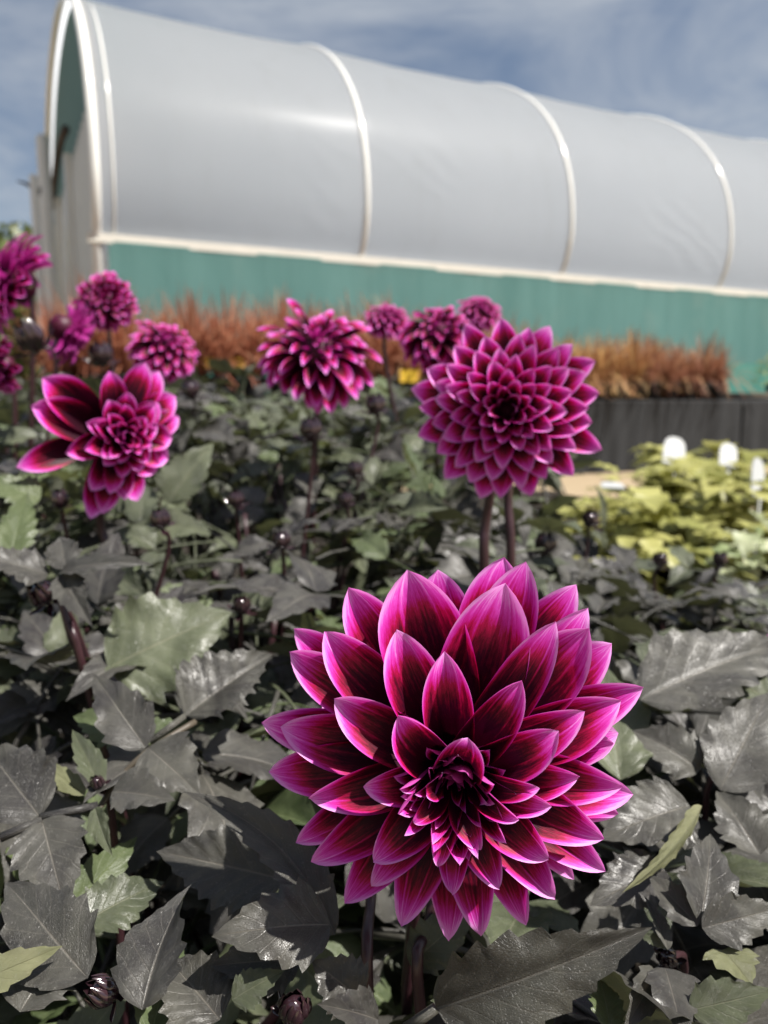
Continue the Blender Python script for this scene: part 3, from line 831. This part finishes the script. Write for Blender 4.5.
# ------------------------------------------------------------------ polytunnel
U = np.array([math.sin(math.radians(64.2)), math.cos(math.radians(64.2)), 0])
V = np.array([-U[1], U[0], 0])
Z = np.array([0, 0, 1.0])
D0 = 4.4
P0 = at(97, 235, D0); P0[2] = 0
TW, ZC, TH, ZR = 4.7, 1.80, 3.36, 1.42
SP = 0.382 * D0
NB = 6
def tp(s, w, z):
    return P0 + U * s + V * w + Z * z
def prof(phi, off=0.0):
    a = TW / 2 + 0.05 + off
    b = (TH - ZC if phi > 0 and phi < math.pi else 1.15) + off
    c, sn = math.cos(phi), math.sin(phi)
    c = math.copysign(abs(c) ** 0.92, c)
    if sn > 0: sn = sn ** 0.95
    return TW / 2 - a * c, ZC + b * sn
PH0 = -0.335
def film_material():
    k = NT('polythene_film'); tc = k.n('TexCoord')
    o = tc.outputs['Object']
    streak = k.noise(k.scaled(o, (0.6, 0.6, 0.25)), 1.6, 5, 0.55, 0.8)
    c = k.mix(streak, (0.545, 0.57, 0.605), (0.61, 0.63, 0.66))
    dirt = k.noise(k.scaled(o, (3, 3, 0.4)), 1.5, 5, 0.7)
    c = k.mix(k.math('MULTIPLY', k.smooth(dirt, 0.5, 0.8), 0.18), c, (0.42, 0.43, 0.42))
    w = k.n('TexWave', wave_type='BANDS', bands_direction='DIAGONAL')
    k.l(k.scaled(o, (1.0, 1.0, 1.8)), w.inputs['Vector']); w.inputs['Scale'].default_value = 1.6
    w.inputs['Distortion'].default_value = 9; w.inputs['Detail'].default_value = 2; w.inputs['Detail Scale'].default_value = 0.7
    wm = k.smooth(k.noise(o, 0.9, 2), 0.5, 0.68)
    h = k.math('ADD', k.math('MULTIPLY', k.math('MULTIPLY', w.outputs['Fac'], wm), 1.6), k.math('MULTIPLY', k.noise(o, 2.2, 3, 0.5), 0.6))
    s = k.pbsdf(c, 0.5, 0.15, k.bump(h, 0.07, 0.05), coat=0.10)
    [n_ for n_ in k.t.nodes if n_.type == 'BSDF_PRINCIPLED'][0].inputs['Coat Roughness'].default_value = 0.24
    return k.done(k.translucent(s, c, 0.76))
M['film'] = film_material()
M['white_pipe'] = simple('white_pipe', (0.66, 0.66, 0.63), 0.12, 0.5, 5, 0.08)
M['rail'] = simple('pale_timber', (0.57, 0.55, 0.49), 0.6, 0.4, 8, 0.15, 0.2)
def net_material():
    k = NT('green_net'); tc = k.n('TexCoord'); o = tc.outputs['Object']
    fold = k.noise(k.scaled(o, (1, 1, 0.15)), 5.0, 4, 0.6)
    stain = k.noise(o, 2.0, 5, 0.65)
    c = k.mix(fold, (0.072, 0.180, 0.165), (0.150, 0.290, 0.268))  # light and shade of the folds put into the net's colour
    c = k.mix(k.math('MULTIPLY', k.smooth(stain, 0.5, 0.75), 0.35), c, (0.22, 0.30, 0.26))
    return k.done(k.translucent(k.pbsdf(c, 0.65, 0.3, k.bump(fold, 0.4, 0.03)), c, 0.35))
M['net'] = net_material()
M['net_dark'] = simple('dark_green_net', (0.055, 0.20, 0.165), 0.7, 0.3, 5, 0.2, 0.2)
M['gable'] = simple('gable_net', (0.085, 0.165, 0.155), 0.7, 0.3, 3, 0.2, 0.1)
M['door'] = simple('corrugated_sheet', (0.50, 0.51, 0.50), 0.45, 0.4, 4, 0.12, 0.1, trans=0.2)
M['dark_cloth'] = simple('dark_roll', (0.06, 0.05, 0.045), 0.8, 0.2, 20, 0.3, 0.3)

tun = thing('polytunnel', 'long polytunnel of pale plastic film over hoops with green netting along its side', 'polytunnel', P0)
mb = MB()
phis = np.linspace(PH0, math.pi - PH0, 64)
ss = np.linspace(0.02, NB * SP - 0.02, NB * 18 + 1)
rows = []
for s in ss:
    fr_ = (s / SP) % 1.0
    sag = 0.024 * math.sin(math.pi * fr_) ** 0.8 if 0 < fr_ < 1 else 0
    row = []
    for i, ph in enumerate(phis):
        w, z = prof(ph, -sag * (0.35 + 0.65 * max(0, math.sin(ph))))
        wr = 0.003 * math.sin(s * 9 + ph * 14 + 2 * math.sin(s * 3.1)) * math.sin(math.pi * fr_)
        row.append(tp(s, w, z + wr))
    rows.append(row)
mb.grid(rows)
mb.build('film', M['film'], tun)
for i in range(NB + 1):
    hb = MB()
    pts = [tp(i * SP, *prof(ph, -0.006 if i else 0.012)) for ph in np.linspace(PH0, math.pi - PH0, 56)]
    lo = pts[0].copy(); lo[2] = 0; hi = pts[-1].copy(); hi[2] = 0
    hb.tube([lo] + pts + [hi], 0.030 if i == 0 else 0.021, 12)
    hb.build('hoop', M['white_pipe'], tun)
hb = MB(); hb.tube([tp(0.10, *prof(ph, -0.004)) for ph in np.linspace(PH0, 0.8, 24)], 0.008, 8)
hb.build('hoop', M['white_pipe'], tun)
W0 = prof(PH0)[0]
rb = MB()
rb.box(tp(NB * SP / 2, W0 - 0.03, ZR + 0.005), NB * SP + 0.1, 0.04, 0.052, U, V, Z)
rb.build('rail', M['rail'], tun, False)
rb = MB(); rb.box(tp(NB * SP / 2, TW - W0 + 0.02, ZR), NB * SP + 0.1, 0.05, 0.08, U, V, Z); rb.build('rail', M['rail'], tun, False)
for wside, nm in ((W0 - 0.05, 1), (TW - W0 + 0.05, 2)):
    nb = MB()
    sx = np.linspace(0.06, NB * SP, NB * 22); zz = np.linspace(0.78, ZR - 0.01, 9)
    nb.grid([[tp(s, wside + 0.004 * math.sin(s * 7 + z * 2) + 0.002 * math.sin(s * 23), z) for s in sx] for z in zz])
    nb.build('side_netting', M['net'], tun)
    nb = MB(); zz = np.linspace(0.0, 0.82, 5)
    nb.grid([[tp(s, wside - 0.03 + 0.012 * math.sin(s * 7 + 1), z) for s in sx] for z in zz])
    nb.build('base_skirt', M['net_dark'], tun)
# end walls: netting gable above, corrugated doors below
def gable(s, z0):
    gb = MB(); ws = np.linspace(0.03, TW - 0.03, 50)
    def top(w):
        lo_, hi_ = 0.0, math.pi / 2
        ww = min(w, TW - w)
        for _ in range(40):
            m_ = (lo_ + hi_) / 2
            if prof(m_)[0] < ww: lo_ = m_
            else: hi_ = m_
        return prof(lo_)[1] - 0.03
    gb.grid([[tp(s, w, z0 + (top(w) - z0) * q) for w in ws] for q in np.linspace(0, 1, 8)])
    return gb
gable(0.05, 2.10).build('gable_netting', M['gable'], tun)
gable(NB * SP - 0.05, 0.0).build('gable_netting', M['gable'], tun)
for (a, b) in ((0.04, 1.10), (1.12, 2.33), (2.37, 3.58), (3.60, 4.66)):
    db = MB(); ws = np.linspace(a, b, int((b - a) / 0.02))
    db.grid([[tp(0.0 + 0.03 * math.sin(w * 2 * math.pi / 0.16), w, z) for w in ws] for z in np.linspace(0, 2.12, 4)])
    db.build('door_panel', M['door'], tun)
for w in (1.11, 2.35, 3.59):
    pb = MB(); pb.box(tp(-0.05, w, 1.08), 0.05, 0.07, 2.16, U, V, Z); pb.build('door_post', M['white_pipe'], tun, False)
rb = MB()
rb.tube([tp(-0.08, 0.7 + q * 2.9, 2.20 + 0.06 * math.sin(q * 7)) for q in np.linspace(0, 1, 14)], 0.026, 10)
rb.build('rolled_cloth', M['dark_cloth'], tun)

# pale sheet added on the tunnel floor to throw light up into the film
M['bounce_sheet'] = simple('bounce_sheet', (0.55, 0.56, 0.57), 0.8, 0.2, 3, 0.15)
mb = MB(); mb.grid([[tp(s_, w_, 0.006) for s_ in np.linspace(0.1, NB * SP - 0.1, 12)] for w_ in np.linspace(W0 + 0.1, TW - W0 - 0.1, 6)])
mb.build('bounce_sheet', M['bounce_sheet'], tun)

# posts by the tunnel's door
def round_post(name, label, px, ytop, depth, r, extra=None):
    b = at(px, 235, depth); b[2] = 0
    top = at(px, ytop, depth)[2]
    t = thing(name, label, 'post', b, 'posts by the tunnel door')
    mb = MB(); mb.lathe(b, [(r, 0), (r, top - r), (r * 0.8, top - r * 0.4), (r * 0.4, top - 0.1 * r), (0.0, top)], 14)
    mb.build('shaft', M['white_pipe'], t)
    return t, b, top
round_post('gate_post', 'thick white round-topped post standing before the dark gable of the tunnel', 48, 138, 5.6, 0.045)
t_, b_, top_ = round_post('gate_post', 'thin pale post with a twiggy bracket left of the tunnel door', 37, 176, 5.2, 0.028)
br = MB()
br.tube([b_ + Z * (top_ - 0.10), b_ + Z * (top_ - 0.07) + U * -0.05, b_ + Z * (top_ - 0.06) + U * -0.10], [0.013, 0.011, 0.005], 7)
br.tube([b_ + Z * (top_ - 0.16), b_ + Z * (top_ - 0.12) + U * 0.03, b_ + Z * (top_ - 0.08) + U * 0.04], [0.013, 0.010, 0.005], 7)
br.build('bracket', M['dark_cloth'], t_)

# ------------------------------------------------------------------ benches and bronze grasses
M['black'] = simple('black_fabric', (0.022, 0.023, 0.025), 0.75, 0.3, 9, 0.4, 0.3, bdist=0.004)
M['pot'] = simple('black_pot', (0.020, 0.020, 0.021), 0.4, 0.5, 20, 0.3)
M['tray'] = simple('grey_tray', (0.075, 0.077, 0.08), 0.6, 0.4, 10, 0.3)
BZ = 0.50
E = ground_at(737, 466)
def bench(label, s0, s1, wd=0.55):
    """front edge runs from E + U*s0 to E + U*s1"""
    c = E + U * (s0 + s1) / 2 + V * wd / 2
    t = thing('staging_bench', label, 'bench', (c[0], c[1], 0.0), 'staging benches beside the tunnel')
    mb = MB(); mb.box(c * [1, 1, 0] + Z * (BZ - 0.02), s1 - s0, wd, 0.04, U, V, Z); mb.build('tabletop', M['tray'], t, False)
    mb = MB(); sx = np.linspace(s0 + 0.01, s1 - 0.01, int((s1 - s0) * 60)); 
    mb.grid([[E * [1, 1, 0] + U * s + V * (-0.012 + 0.012 * math.sin(s * 23 + 3 * math.sin(s * 5)) * (1.1 - z / BZ)) + Z * z for s in sx] for z in np.linspace(0.005, BZ - 0.012, 8)])
    mb.build('skirt', M['black'], t)
    for s in (s0 + 0.06, s1 - 0.06):
        for w in (0.05, wd - 0.05):
            mb = MB(); mb.box(E * [1, 1, 0] + U * s + V * w + Z * (BZ - 0.04) / 2, 0.05, 0.05, BZ - 0.04, U, V, Z); mb.build('leg', M['tray'], t, False)
    return t
bench('long black skirted bench carrying the bronze grasses along the tunnel', -5.2, 0.0)
bench('short black skirted bench at the right edge beyond the grasses', 0.02, 1.6)

def grass_material(name, stops):
    k = NT(name); geo = k.n('NewGeometry'); uvn = k.n('UVMap'); sep = k.n('SeparateXYZ'); k.l(uvn.outputs[0], sep.inputs[0])
    f = k.math('ADD', k.math('MULTIPLY', geo.outputs['Random Per Island'], 0.75), k.math('MULTIPLY', sep.outputs[1], 0.3))
    c = k.ramp(f, stops)
    return k.done(k.translucent(k.pbsdf(c, 0.5, 0.35), c, 0.35))
M['grass_red'] = grass_material('bronze_grass', [(0, (0.12, 0.045, 0.03)), (0.35, (0.30, 0.105, 0.06)), (0.7, (0.46, 0.19, 0.115)), (1, (0.62, 0.40, 0.24))])
M['grass_gold'] = grass_material('golden_grass', [(0, (0.14, 0.06, 0.035)), (0.35, (0.32, 0.15, 0.07)), (0.7, (0.46, 0.26, 0.11)), (1, (0.62, 0.47, 0.21))])
M['grass_brown'] = grass_material('brown_grass', [(0, (0.09, 0.035, 0.025)), (0.35, (0.22, 0.085, 0.055)), (0.7, (0.36, 0.17, 0.10)), (1, (0.55, 0.38, 0.2))])
def tuft_mesh(seed, mat, h, n=150, spread=0.5):
    r = np.random.default_rng(seed)
    mb = MB()
    for i in range(n):
        az = r.uniform(0, 2 * math.pi); L = h * r.uniform(0.55, 1.15); lean = abs(r.normal(0, spread * 1.35)); rad = r.uniform(0, 0.05)
        d = np.array([math.cos(az), math.sin(az), 0]); sd = np.array([-d[1], d[0], 0])
        w = r.uniform(0.003, 0.0085)
        q = np.linspace(0, 1, 6)
        rows = []
        for a in q:
            th = lean * (0.3 + 0.9 * a)
            p = d * (rad + L * a * math.sin(min(th, 1.7))) + Z * (0.11 + L * a * math.cos(min(th, 1.9)) * (1 - 0.12 * a * lean))
            ww = w * (1 - a ** 2.5 * 0.9)
            rows.append([p - sd * ww, p + sd * ww])
        mb.grid(rows)
    return mb.mesh('foliage', mat)
TUFT = {'red': [tuft_mesh(i, M['grass_red'], 0.42, 140, 0.50) for i in range(4)], 'gold': [tuft_mesh(20 + i, M['grass_gold'], 0.34, 140, 0.72) for i in range(4)],
        'brown': [tuft_mesh(40 + i, M['grass_brown'], 0.35, 140, 0.66) for i in range(4)]}
pm = MB(); pm.lathe((0, 0, 0), [(0, 0.002), (0.055, 0.0), (0.07, 0.105), (0.075, 0.105), (0.076, 0.125), (0.069, 0.125), (0.066, 0.10), (0, 0.10)], 20)
POT = pm.mesh('pot', M['pot'])
def grass_pot(s, w, kind, i):
    p = E * [1, 1, 0] + U * s + V * w + Z * BZ
    lab = {'red': 'tall coppery grass in a black pot on the bench, left of the round bloom',
           'gold': 'golden bronze grass in a black pot on the bench, right beside the round bloom',
           'brown': 'reddish brown grass in a black pot near the right end of the bench'}[kind]
    t = thing('potted_grass', lab, 'grass', p, {'red': 'coppery grasses on the bench', 'gold': 'golden grasses on the bench', 'brown': 'brown grasses on the bench'}[kind])
    a = bpy.data.objects.new('pot', POT); b = bpy.data.objects.new('foliage', TUFT[kind][i % 4])
    for o in (a, b):
        COL.objects.link(o); o.parent = t
    b.rotation_euler = (random.uniform(-0.06, 0.06), random.uniform(-0.06, 0.06), random.uniform(0, 6.28)); k = random.uniform(0.82, 1.15); b.scale = (k, k, k)
i = 0
for row, w in enumerate((0.10, 0.27, 0.44)):
    s = -4.75 + 0.06 * row
    while s < -0.10:
        kind = 'red' if s < -2.1 else ('gold' if s < -0.95 else 'brown')
        if True:
            grass_pot(s + random.uniform(-0.015, 0.015), w + random.uniform(-0.01, 0.01), kind, i)
        i += 1
        s += 0.165

# yellow tags pushed into the grass pots
M['yellow'] = simple('yellow_plastic', (0.62, 0.42, 0.03), 0.45, 0.4, 9, 0.1)
M['white_tag'] = simple('white_plastic', (0.36, 0.37, 0.37), 0.5, 0.5, 9, 0.06)
def yellow_tag(px, py, depth, wpx, hpx, label):
    p = at(px, py, depth)
    mb = MB(); W = wpx * depth / F; H = hpx * depth / F
    n = 8
    xs_ = np.linspace(-W / 2, W / 2, n)
    for side_ in (0, 0.004):
        mb.grid([[p + U * x + V * (side_ + 0.01 * math.cos(x / W * 3)) + Z * (z * H) for x in xs_] for z in (-0.5, 0, 0.5)])
    mb.box(p - Z * (p[2] - BZ - 0.12) / 2 + V * 0.018, 0.012, 0.004, max(p[2] - BZ - 0.10, 0.03), U, V, Z)
    tag(mb.build('plant_tag', M['yellow'], None, False), label, 'tag', 'yellow tags in the grass pots')
yellow_tag(225, 363, 4.12, 42, 10, 'wide yellow tag under the coppery grass, left of the spiky bloom')
yellow_tag(184, 356, 4.02, 16, 11, 'small yellow tag touching the ball bloom on its right')
yellow_tag(410, 376, 4.55, 22, 12, 'yellow tag low between the spiky bloom and the ball blooms')

# pale tray on the short bench
p = E * [1, 1, 0] + U * 0.30 + V * 0.2 + Z * BZ
mb = MB(); mb.lathe(p, [(0, 0.002), (0.16, 0.0), (0.20, 0.05), (0.21, 0.055), (0.19, 0.05), (0.15, 0.012), (0, 0.012)], 20)
tag(mb.build('saucer', M['white_tag']), 'pale shallow saucer on the short bench at the right', 'saucer')

# ------------------------------------------------------------------ lime plants and their white labels
def lime_material(name, a, b):
    k = NT(name); geo = k.n('NewGeometry'); tc = k.n('TexCoord')
    f = k.math('ADD', k.math('MULTIPLY', geo.outputs['Random Per Island'], 0.7), k.math('MULTIPLY', k.noise(tc.outputs['Object'], 40, 3), 0.3))
    c = k.mix(f, a, b)
    return k.done(k.translucent(k.pbsdf(c, 0.45, 0.4), c, 0.35))
M['lime'] = lime_material('lime_leaf', (0.20, 0.21, 0.05), (0.50, 0.48, 0.18))
M['variegated'] = lime_material('variegated_leaf', (0.22, 0.30, 0.12), (0.62, 0.60, 0.44))
def lime_mesh(seed, mat, n=74, R=0.15, H=0.24, ls=0.054):
    r = np.random.default_rng(seed); mb = MB()
    for i in range(n):
        az = r.uniform(0, 6.28); el = r.uniform(0.15, 1.5)
        p = np.array([R * math.cos(el) * math.cos(az), R * math.cos(el) * math.sin(az), 0.10 + (H - 0.1) * math.sin(el)]) * [1, 1, r.uniform(0.7, 1.12)]
        d = nz([math.cos(az), math.sin(az), r.uniform(-0.5, 0.4)])
        L = ls * r.uniform(0.55, 1.4)
        leaflet(mb, p - d * L * 0.3, p + d * L * 0.8, nz([0.5 * math.cos(az), 0.5 * math.sin(az), 1]), L * 0.42, 0.15, 0.15, 4, 0.08, 0, 0.12, 0, 5, 2)
    return mb.mesh('foliage', mat)
LIME = [lime_mesh(60 + i, M['lime']) for i in range(3)]
LPOS = [(682, 492, 1.88, 0.75), (730, 494, 1.92, 0.75), (606, 524, 1.75, 0.8), (645, 506, 1.9, 1.0), (690, 497, 1.75, 1.05), (735, 505, 1.6, 1.0), (665, 478, 2.2, 1.05), (715, 472, 2.3, 1.1), (770, 478, 2.1, 1.1), (585, 538, 1.55, 0.7), (640, 525, 1.45, 0.9), (780, 505, 1.8, 1.0)]
LLAB = 'lime yellow leafy plant in a pot beyond the right end of the dahlia bed'
def potted(px, py, depth, k, me, lab, grp, cat='plant'):
    p = at(px, py, depth)
    t = thing('potted_plant', lab, cat, (p[0], p[1], 0.008), grp)
    t.rotation_euler = (0, 0, random.uniform(0, 6.28))
    b = bpy.data.objects.new('foliage', me); a = bpy.data.objects.new('pot', POT)
    for o in (a, b):
        COL.objects.link(o); o.parent = t
    b.scale = (k, k, p[2] / 0.24 if p[2] > 0.1 else k)
    return p
for j, (px, py, d, k) in enumerate(LPOS):
    potted(px, py - 14, d, k * 1.3, LIME[j % 3], LLAB, 'lime plants beyond the dahlias')
vp = potted(748, 520, 1.35, 0.9, lime_mesh(80, M['variegated'], 70, 0.12, 0.22, 0.04), 'white variegated plant with a pink flush at the right edge below the lime ones', None)
# one on the short bench
p = E * [1, 1, 0] + U * 0.62 + V * 0.2 + Z * BZ
t = thing('potted_plant', 'yellow leafy plant in a pot on the short bench at the right edge', 'plant', p)
for nm, me in (('pot', POT), ('foliage', lime_mesh(90, M['lime'], 80, 0.17, 0.36))):
    o = bpy.data.objects.new(nm, me); COL.objects.link(o); o.parent = t

def white_label(px, py, depth, wpx, hpx, lab, tilt=0.0, flat=False):
    p = at(px, py, depth); W = 0.86 * wpx * depth / F / 2; H = 0.86 * hpx * depth / F / 2
    t = thing('plant_label', lab, 'label', (p[0], p[1], 0.0), 'white plant labels among the lime plants')
    yv = nz([0.25, 0.6, 1.0]) if not flat else nz([0.1, 1.0, 0.35])
    xv = nz(np.cross(np.cross(yv, [1, tilt, 0]), yv))
    nv = np.cross(xv, yv)
    outl = [(-1, -1), (1, -1), (1, 0.2), (0.92, 0.55), (0.7, 0.83), (0.35, 0.97), (0, 1), (-0.35, 0.97), (-0.7, 0.83), (-0.92, 0.55), (-1, 0.2)]
    mb = MB()
    fr_ = [p + xv * a * W + yv * b * H for a, b in outl]
    bk_ = [q + nv * 0.003 for q in fr_]
    mb.face(fr_); mb.face(bk_[::-1])
    for i_ in range(len(outl)):
        j_ = (i_ + 1) % len(outl)
        mb.face([fr_[j_], fr_[i_], bk_[i_], bk_[j_]])
    mb.build('plate', M['white_tag'], t, False)

    if flat: return
    sb = MB(); foot = np.array([p[0] - yv[0] * 0.1, p[1] - yv[1] * 0.1, 0.02])
    sb.tube([p - yv * H * 0.9 + nv * 0.006, foot], [0.004, 0.003], 6); sb.build('stake', M['white_tag'], t)
white_label(674, 451, 2.0, 25, 36, 'tall white round-topped label under the brown grass')
white_label(728, 455, 2.05, 20, 30, 'small white round-topped label right of the tall one')
white_label(757, 478, 1.6, 20, 52, 'narrow tilted white label at the right edge', 0.5)
white_label(612, 486, 1.7, 26, 16, 'white label lying almost flat left of the lime plants', 0.0, True)

# ------------------------------------------------------------------ trees far left
M['far_leaf'] = lime_material('tree_leaf', (0.06, 0.085, 0.022), (0.16, 0.185, 0.055))
M['bark'] = simple('bark', (0.12, 0.09, 0.065), 0.9, 0.2, 12, 0.4, 0.5, bdist=0.01)
def tree(px, pytop, depth, rad, lab, seed):
    r = np.random.default_rng(seed)
    top = at(px, pytop, depth)
    t = thing('tree', lab, 'tree', (top[0], top[1], 0.0), 'trees beyond the tunnel')
    H = top[2]
    mb = MB(); mb.tube([np.array([top[0], top[1], 0]), np.array([top[0] + 0.1, top[1], H * 0.4]), np.array([top[0], top[1], H * 0.8])], [0.16, 0.11, 0.04], 10)
    for i in range(5):
        a = i * 1.3
        mb.tube([np.array([top[0], top[1], H * (0.3 + 0.08 * i)]), np.array([top[0] + rad * 0.6 * math.cos(a), top[1] + rad * 0.6 * math.sin(a), H * (0.55 + 0.06 * i)])], [0.06, 0.02], 7)
    mb.build('trunk', M['bark'], t)
    mb = MB()
    cl = [(r.normal(0, 0.45, 3)) for _ in range(16)]
    for i in range(4200):
        c = cl[r.integers(len(cl))] + r.normal(0, 0.24, 3)
        if np.linalg.norm(c) > 1.25: continue
        p = np.array([top[0], top[1], H * 0.60]) + c * [rad, rad, H * 0.42]
        if p[2] > H * 1.02 or p[2] < 0.4: continue
        d = nz(r.normal(0, 1, 3)); e = nz(np.cross(d, r.normal(0, 1, 3))); L = r.uniform(0.08, 0.16)
        mb.face([p - d * L, p + e * L * 0.45, p + d * L, p - e * L * 0.45])
    mb.build('crown', M['far_leaf'], t, False)
tree(8, 218, 13.5, 1.9, 'green tree left of the tunnel, above the tall dahlia', 5)
tree(-60, 222, 12.5, 1.8, 'green tree cut off by the left edge of the picture', 6)
tree(34, 234, 16.5, 1.3, 'green tree partly hidden by the thin post', 7)

# ------------------------------------------------------------------ light, sky, camera
world = bpy.data.worlds.new('World'); scn.world = world
world.use_nodes = True
wt = world.node_tree; wt.nodes.clear()
wo = wt.nodes.new('ShaderNodeOutputWorld'); bg = wt.nodes.new('ShaderNodeBackground')
sky = wt.nodes.new('ShaderNodeTexSky'); sky.sky_type = 'NISHITA'; sky.sun_disc = False
sky.sun_elevation = math.asin(SUN[2]); sky.sun_rotation = math.atan2(SUN[0], SUN[1])
sky.air_density = 1.0; sky.dust_density = 2.2; sky.ozone_density = 1.2
tcw = wt.nodes.new('ShaderNodeTexCoord')
mp = wt.nodes.new('ShaderNodeMapping'); mp.inputs['Scale'].default_value = (1.5, 1.5, 4.5); mp.inputs['Rotation'].default_value = (0.10, 0.22, 0.3)
nz1 = wt.nodes.new('ShaderNodeTexNoise'); nz1.inputs['Scale'].default_value = 1.5; nz1.inputs['Detail'].default_value = 7; nz1.inputs['Roughness'].default_value = 0.58; nz1.inputs['Distortion'].default_value = 0.5
mr = wt.nodes.new('ShaderNodeMapRange'); mr.interpolation_type = 'SMOOTHSTEP'
mr.inputs['From Min'].default_value = 0.36; mr.inputs['From Max'].default_value = 0.74; mr.inputs['To Max'].default_value = 0.85
mx = wt.nodes.new('ShaderNodeMix'); mx.data_type = 'RGBA'
L = wt.links.new
L(tcw.outputs['Generated'], mp.inputs[0]); L(mp.outputs[0], nz1.inputs['Vector']); L(nz1.outputs[0], mr.inputs['Value'])
L(mr.outputs[0], mx.inputs[0]); L(sky.outputs[0], mx.inputs[6]); mx.inputs[7].default_value = (5.6, 6.0, 6.5, 1)
L(mx.outputs[2], bg.inputs['Color']); bg.inputs['Strength'].default_value = 0.051
L(bg.outputs[0], wo.inputs['Surface'])

sd = bpy.data.lights.new('sun', 'SUN'); sd.energy = 5.0; sd.angle = math.radians(0.55); sd.color = (1.0, 0.955, 0.89)
so = bpy.data.objects.new('sun', sd); COL.objects.link(so)
so.rotation_euler = Vector(SUN).to_track_quat('Z', 'Y').to_euler()

cd = bpy.data.cameras.new('camera'); cam = bpy.data.objects.new('camera', cd); COL.objects.link(cam)
cd.sensor_fit = 'VERTICAL'; cd.sensor_height = 24.0; cd.lens = 24.0 * F / 1024
cam.location = CAM; cam.rotation_euler = (math.pi / 2 - PITCH, 0, 0)
cd.clip_start = 0.01; cd.clip_end = 1000
cd.dof.use_dof = True; cd.dof.focus_distance = float((HC + HAX * 0.012 - CAM) @ FW)
cd.dof.aperture_fstop = cd.lens / 2.5; cd.dof.aperture_blades = 0
scn.camera = cam
vs = scn.view_settings
vs.view_transform = 'Standard'; vs.look = 'None'; vs.exposure = 0.93; vs.gamma = 1.0; vs.use_curve_mapping = False
scn.cycles.max_bounces = 8; scn.cycles.transmission_bounces = 4; scn.cycles.transparent_max_bounces = 4
scn.cycles.use_denoising = True
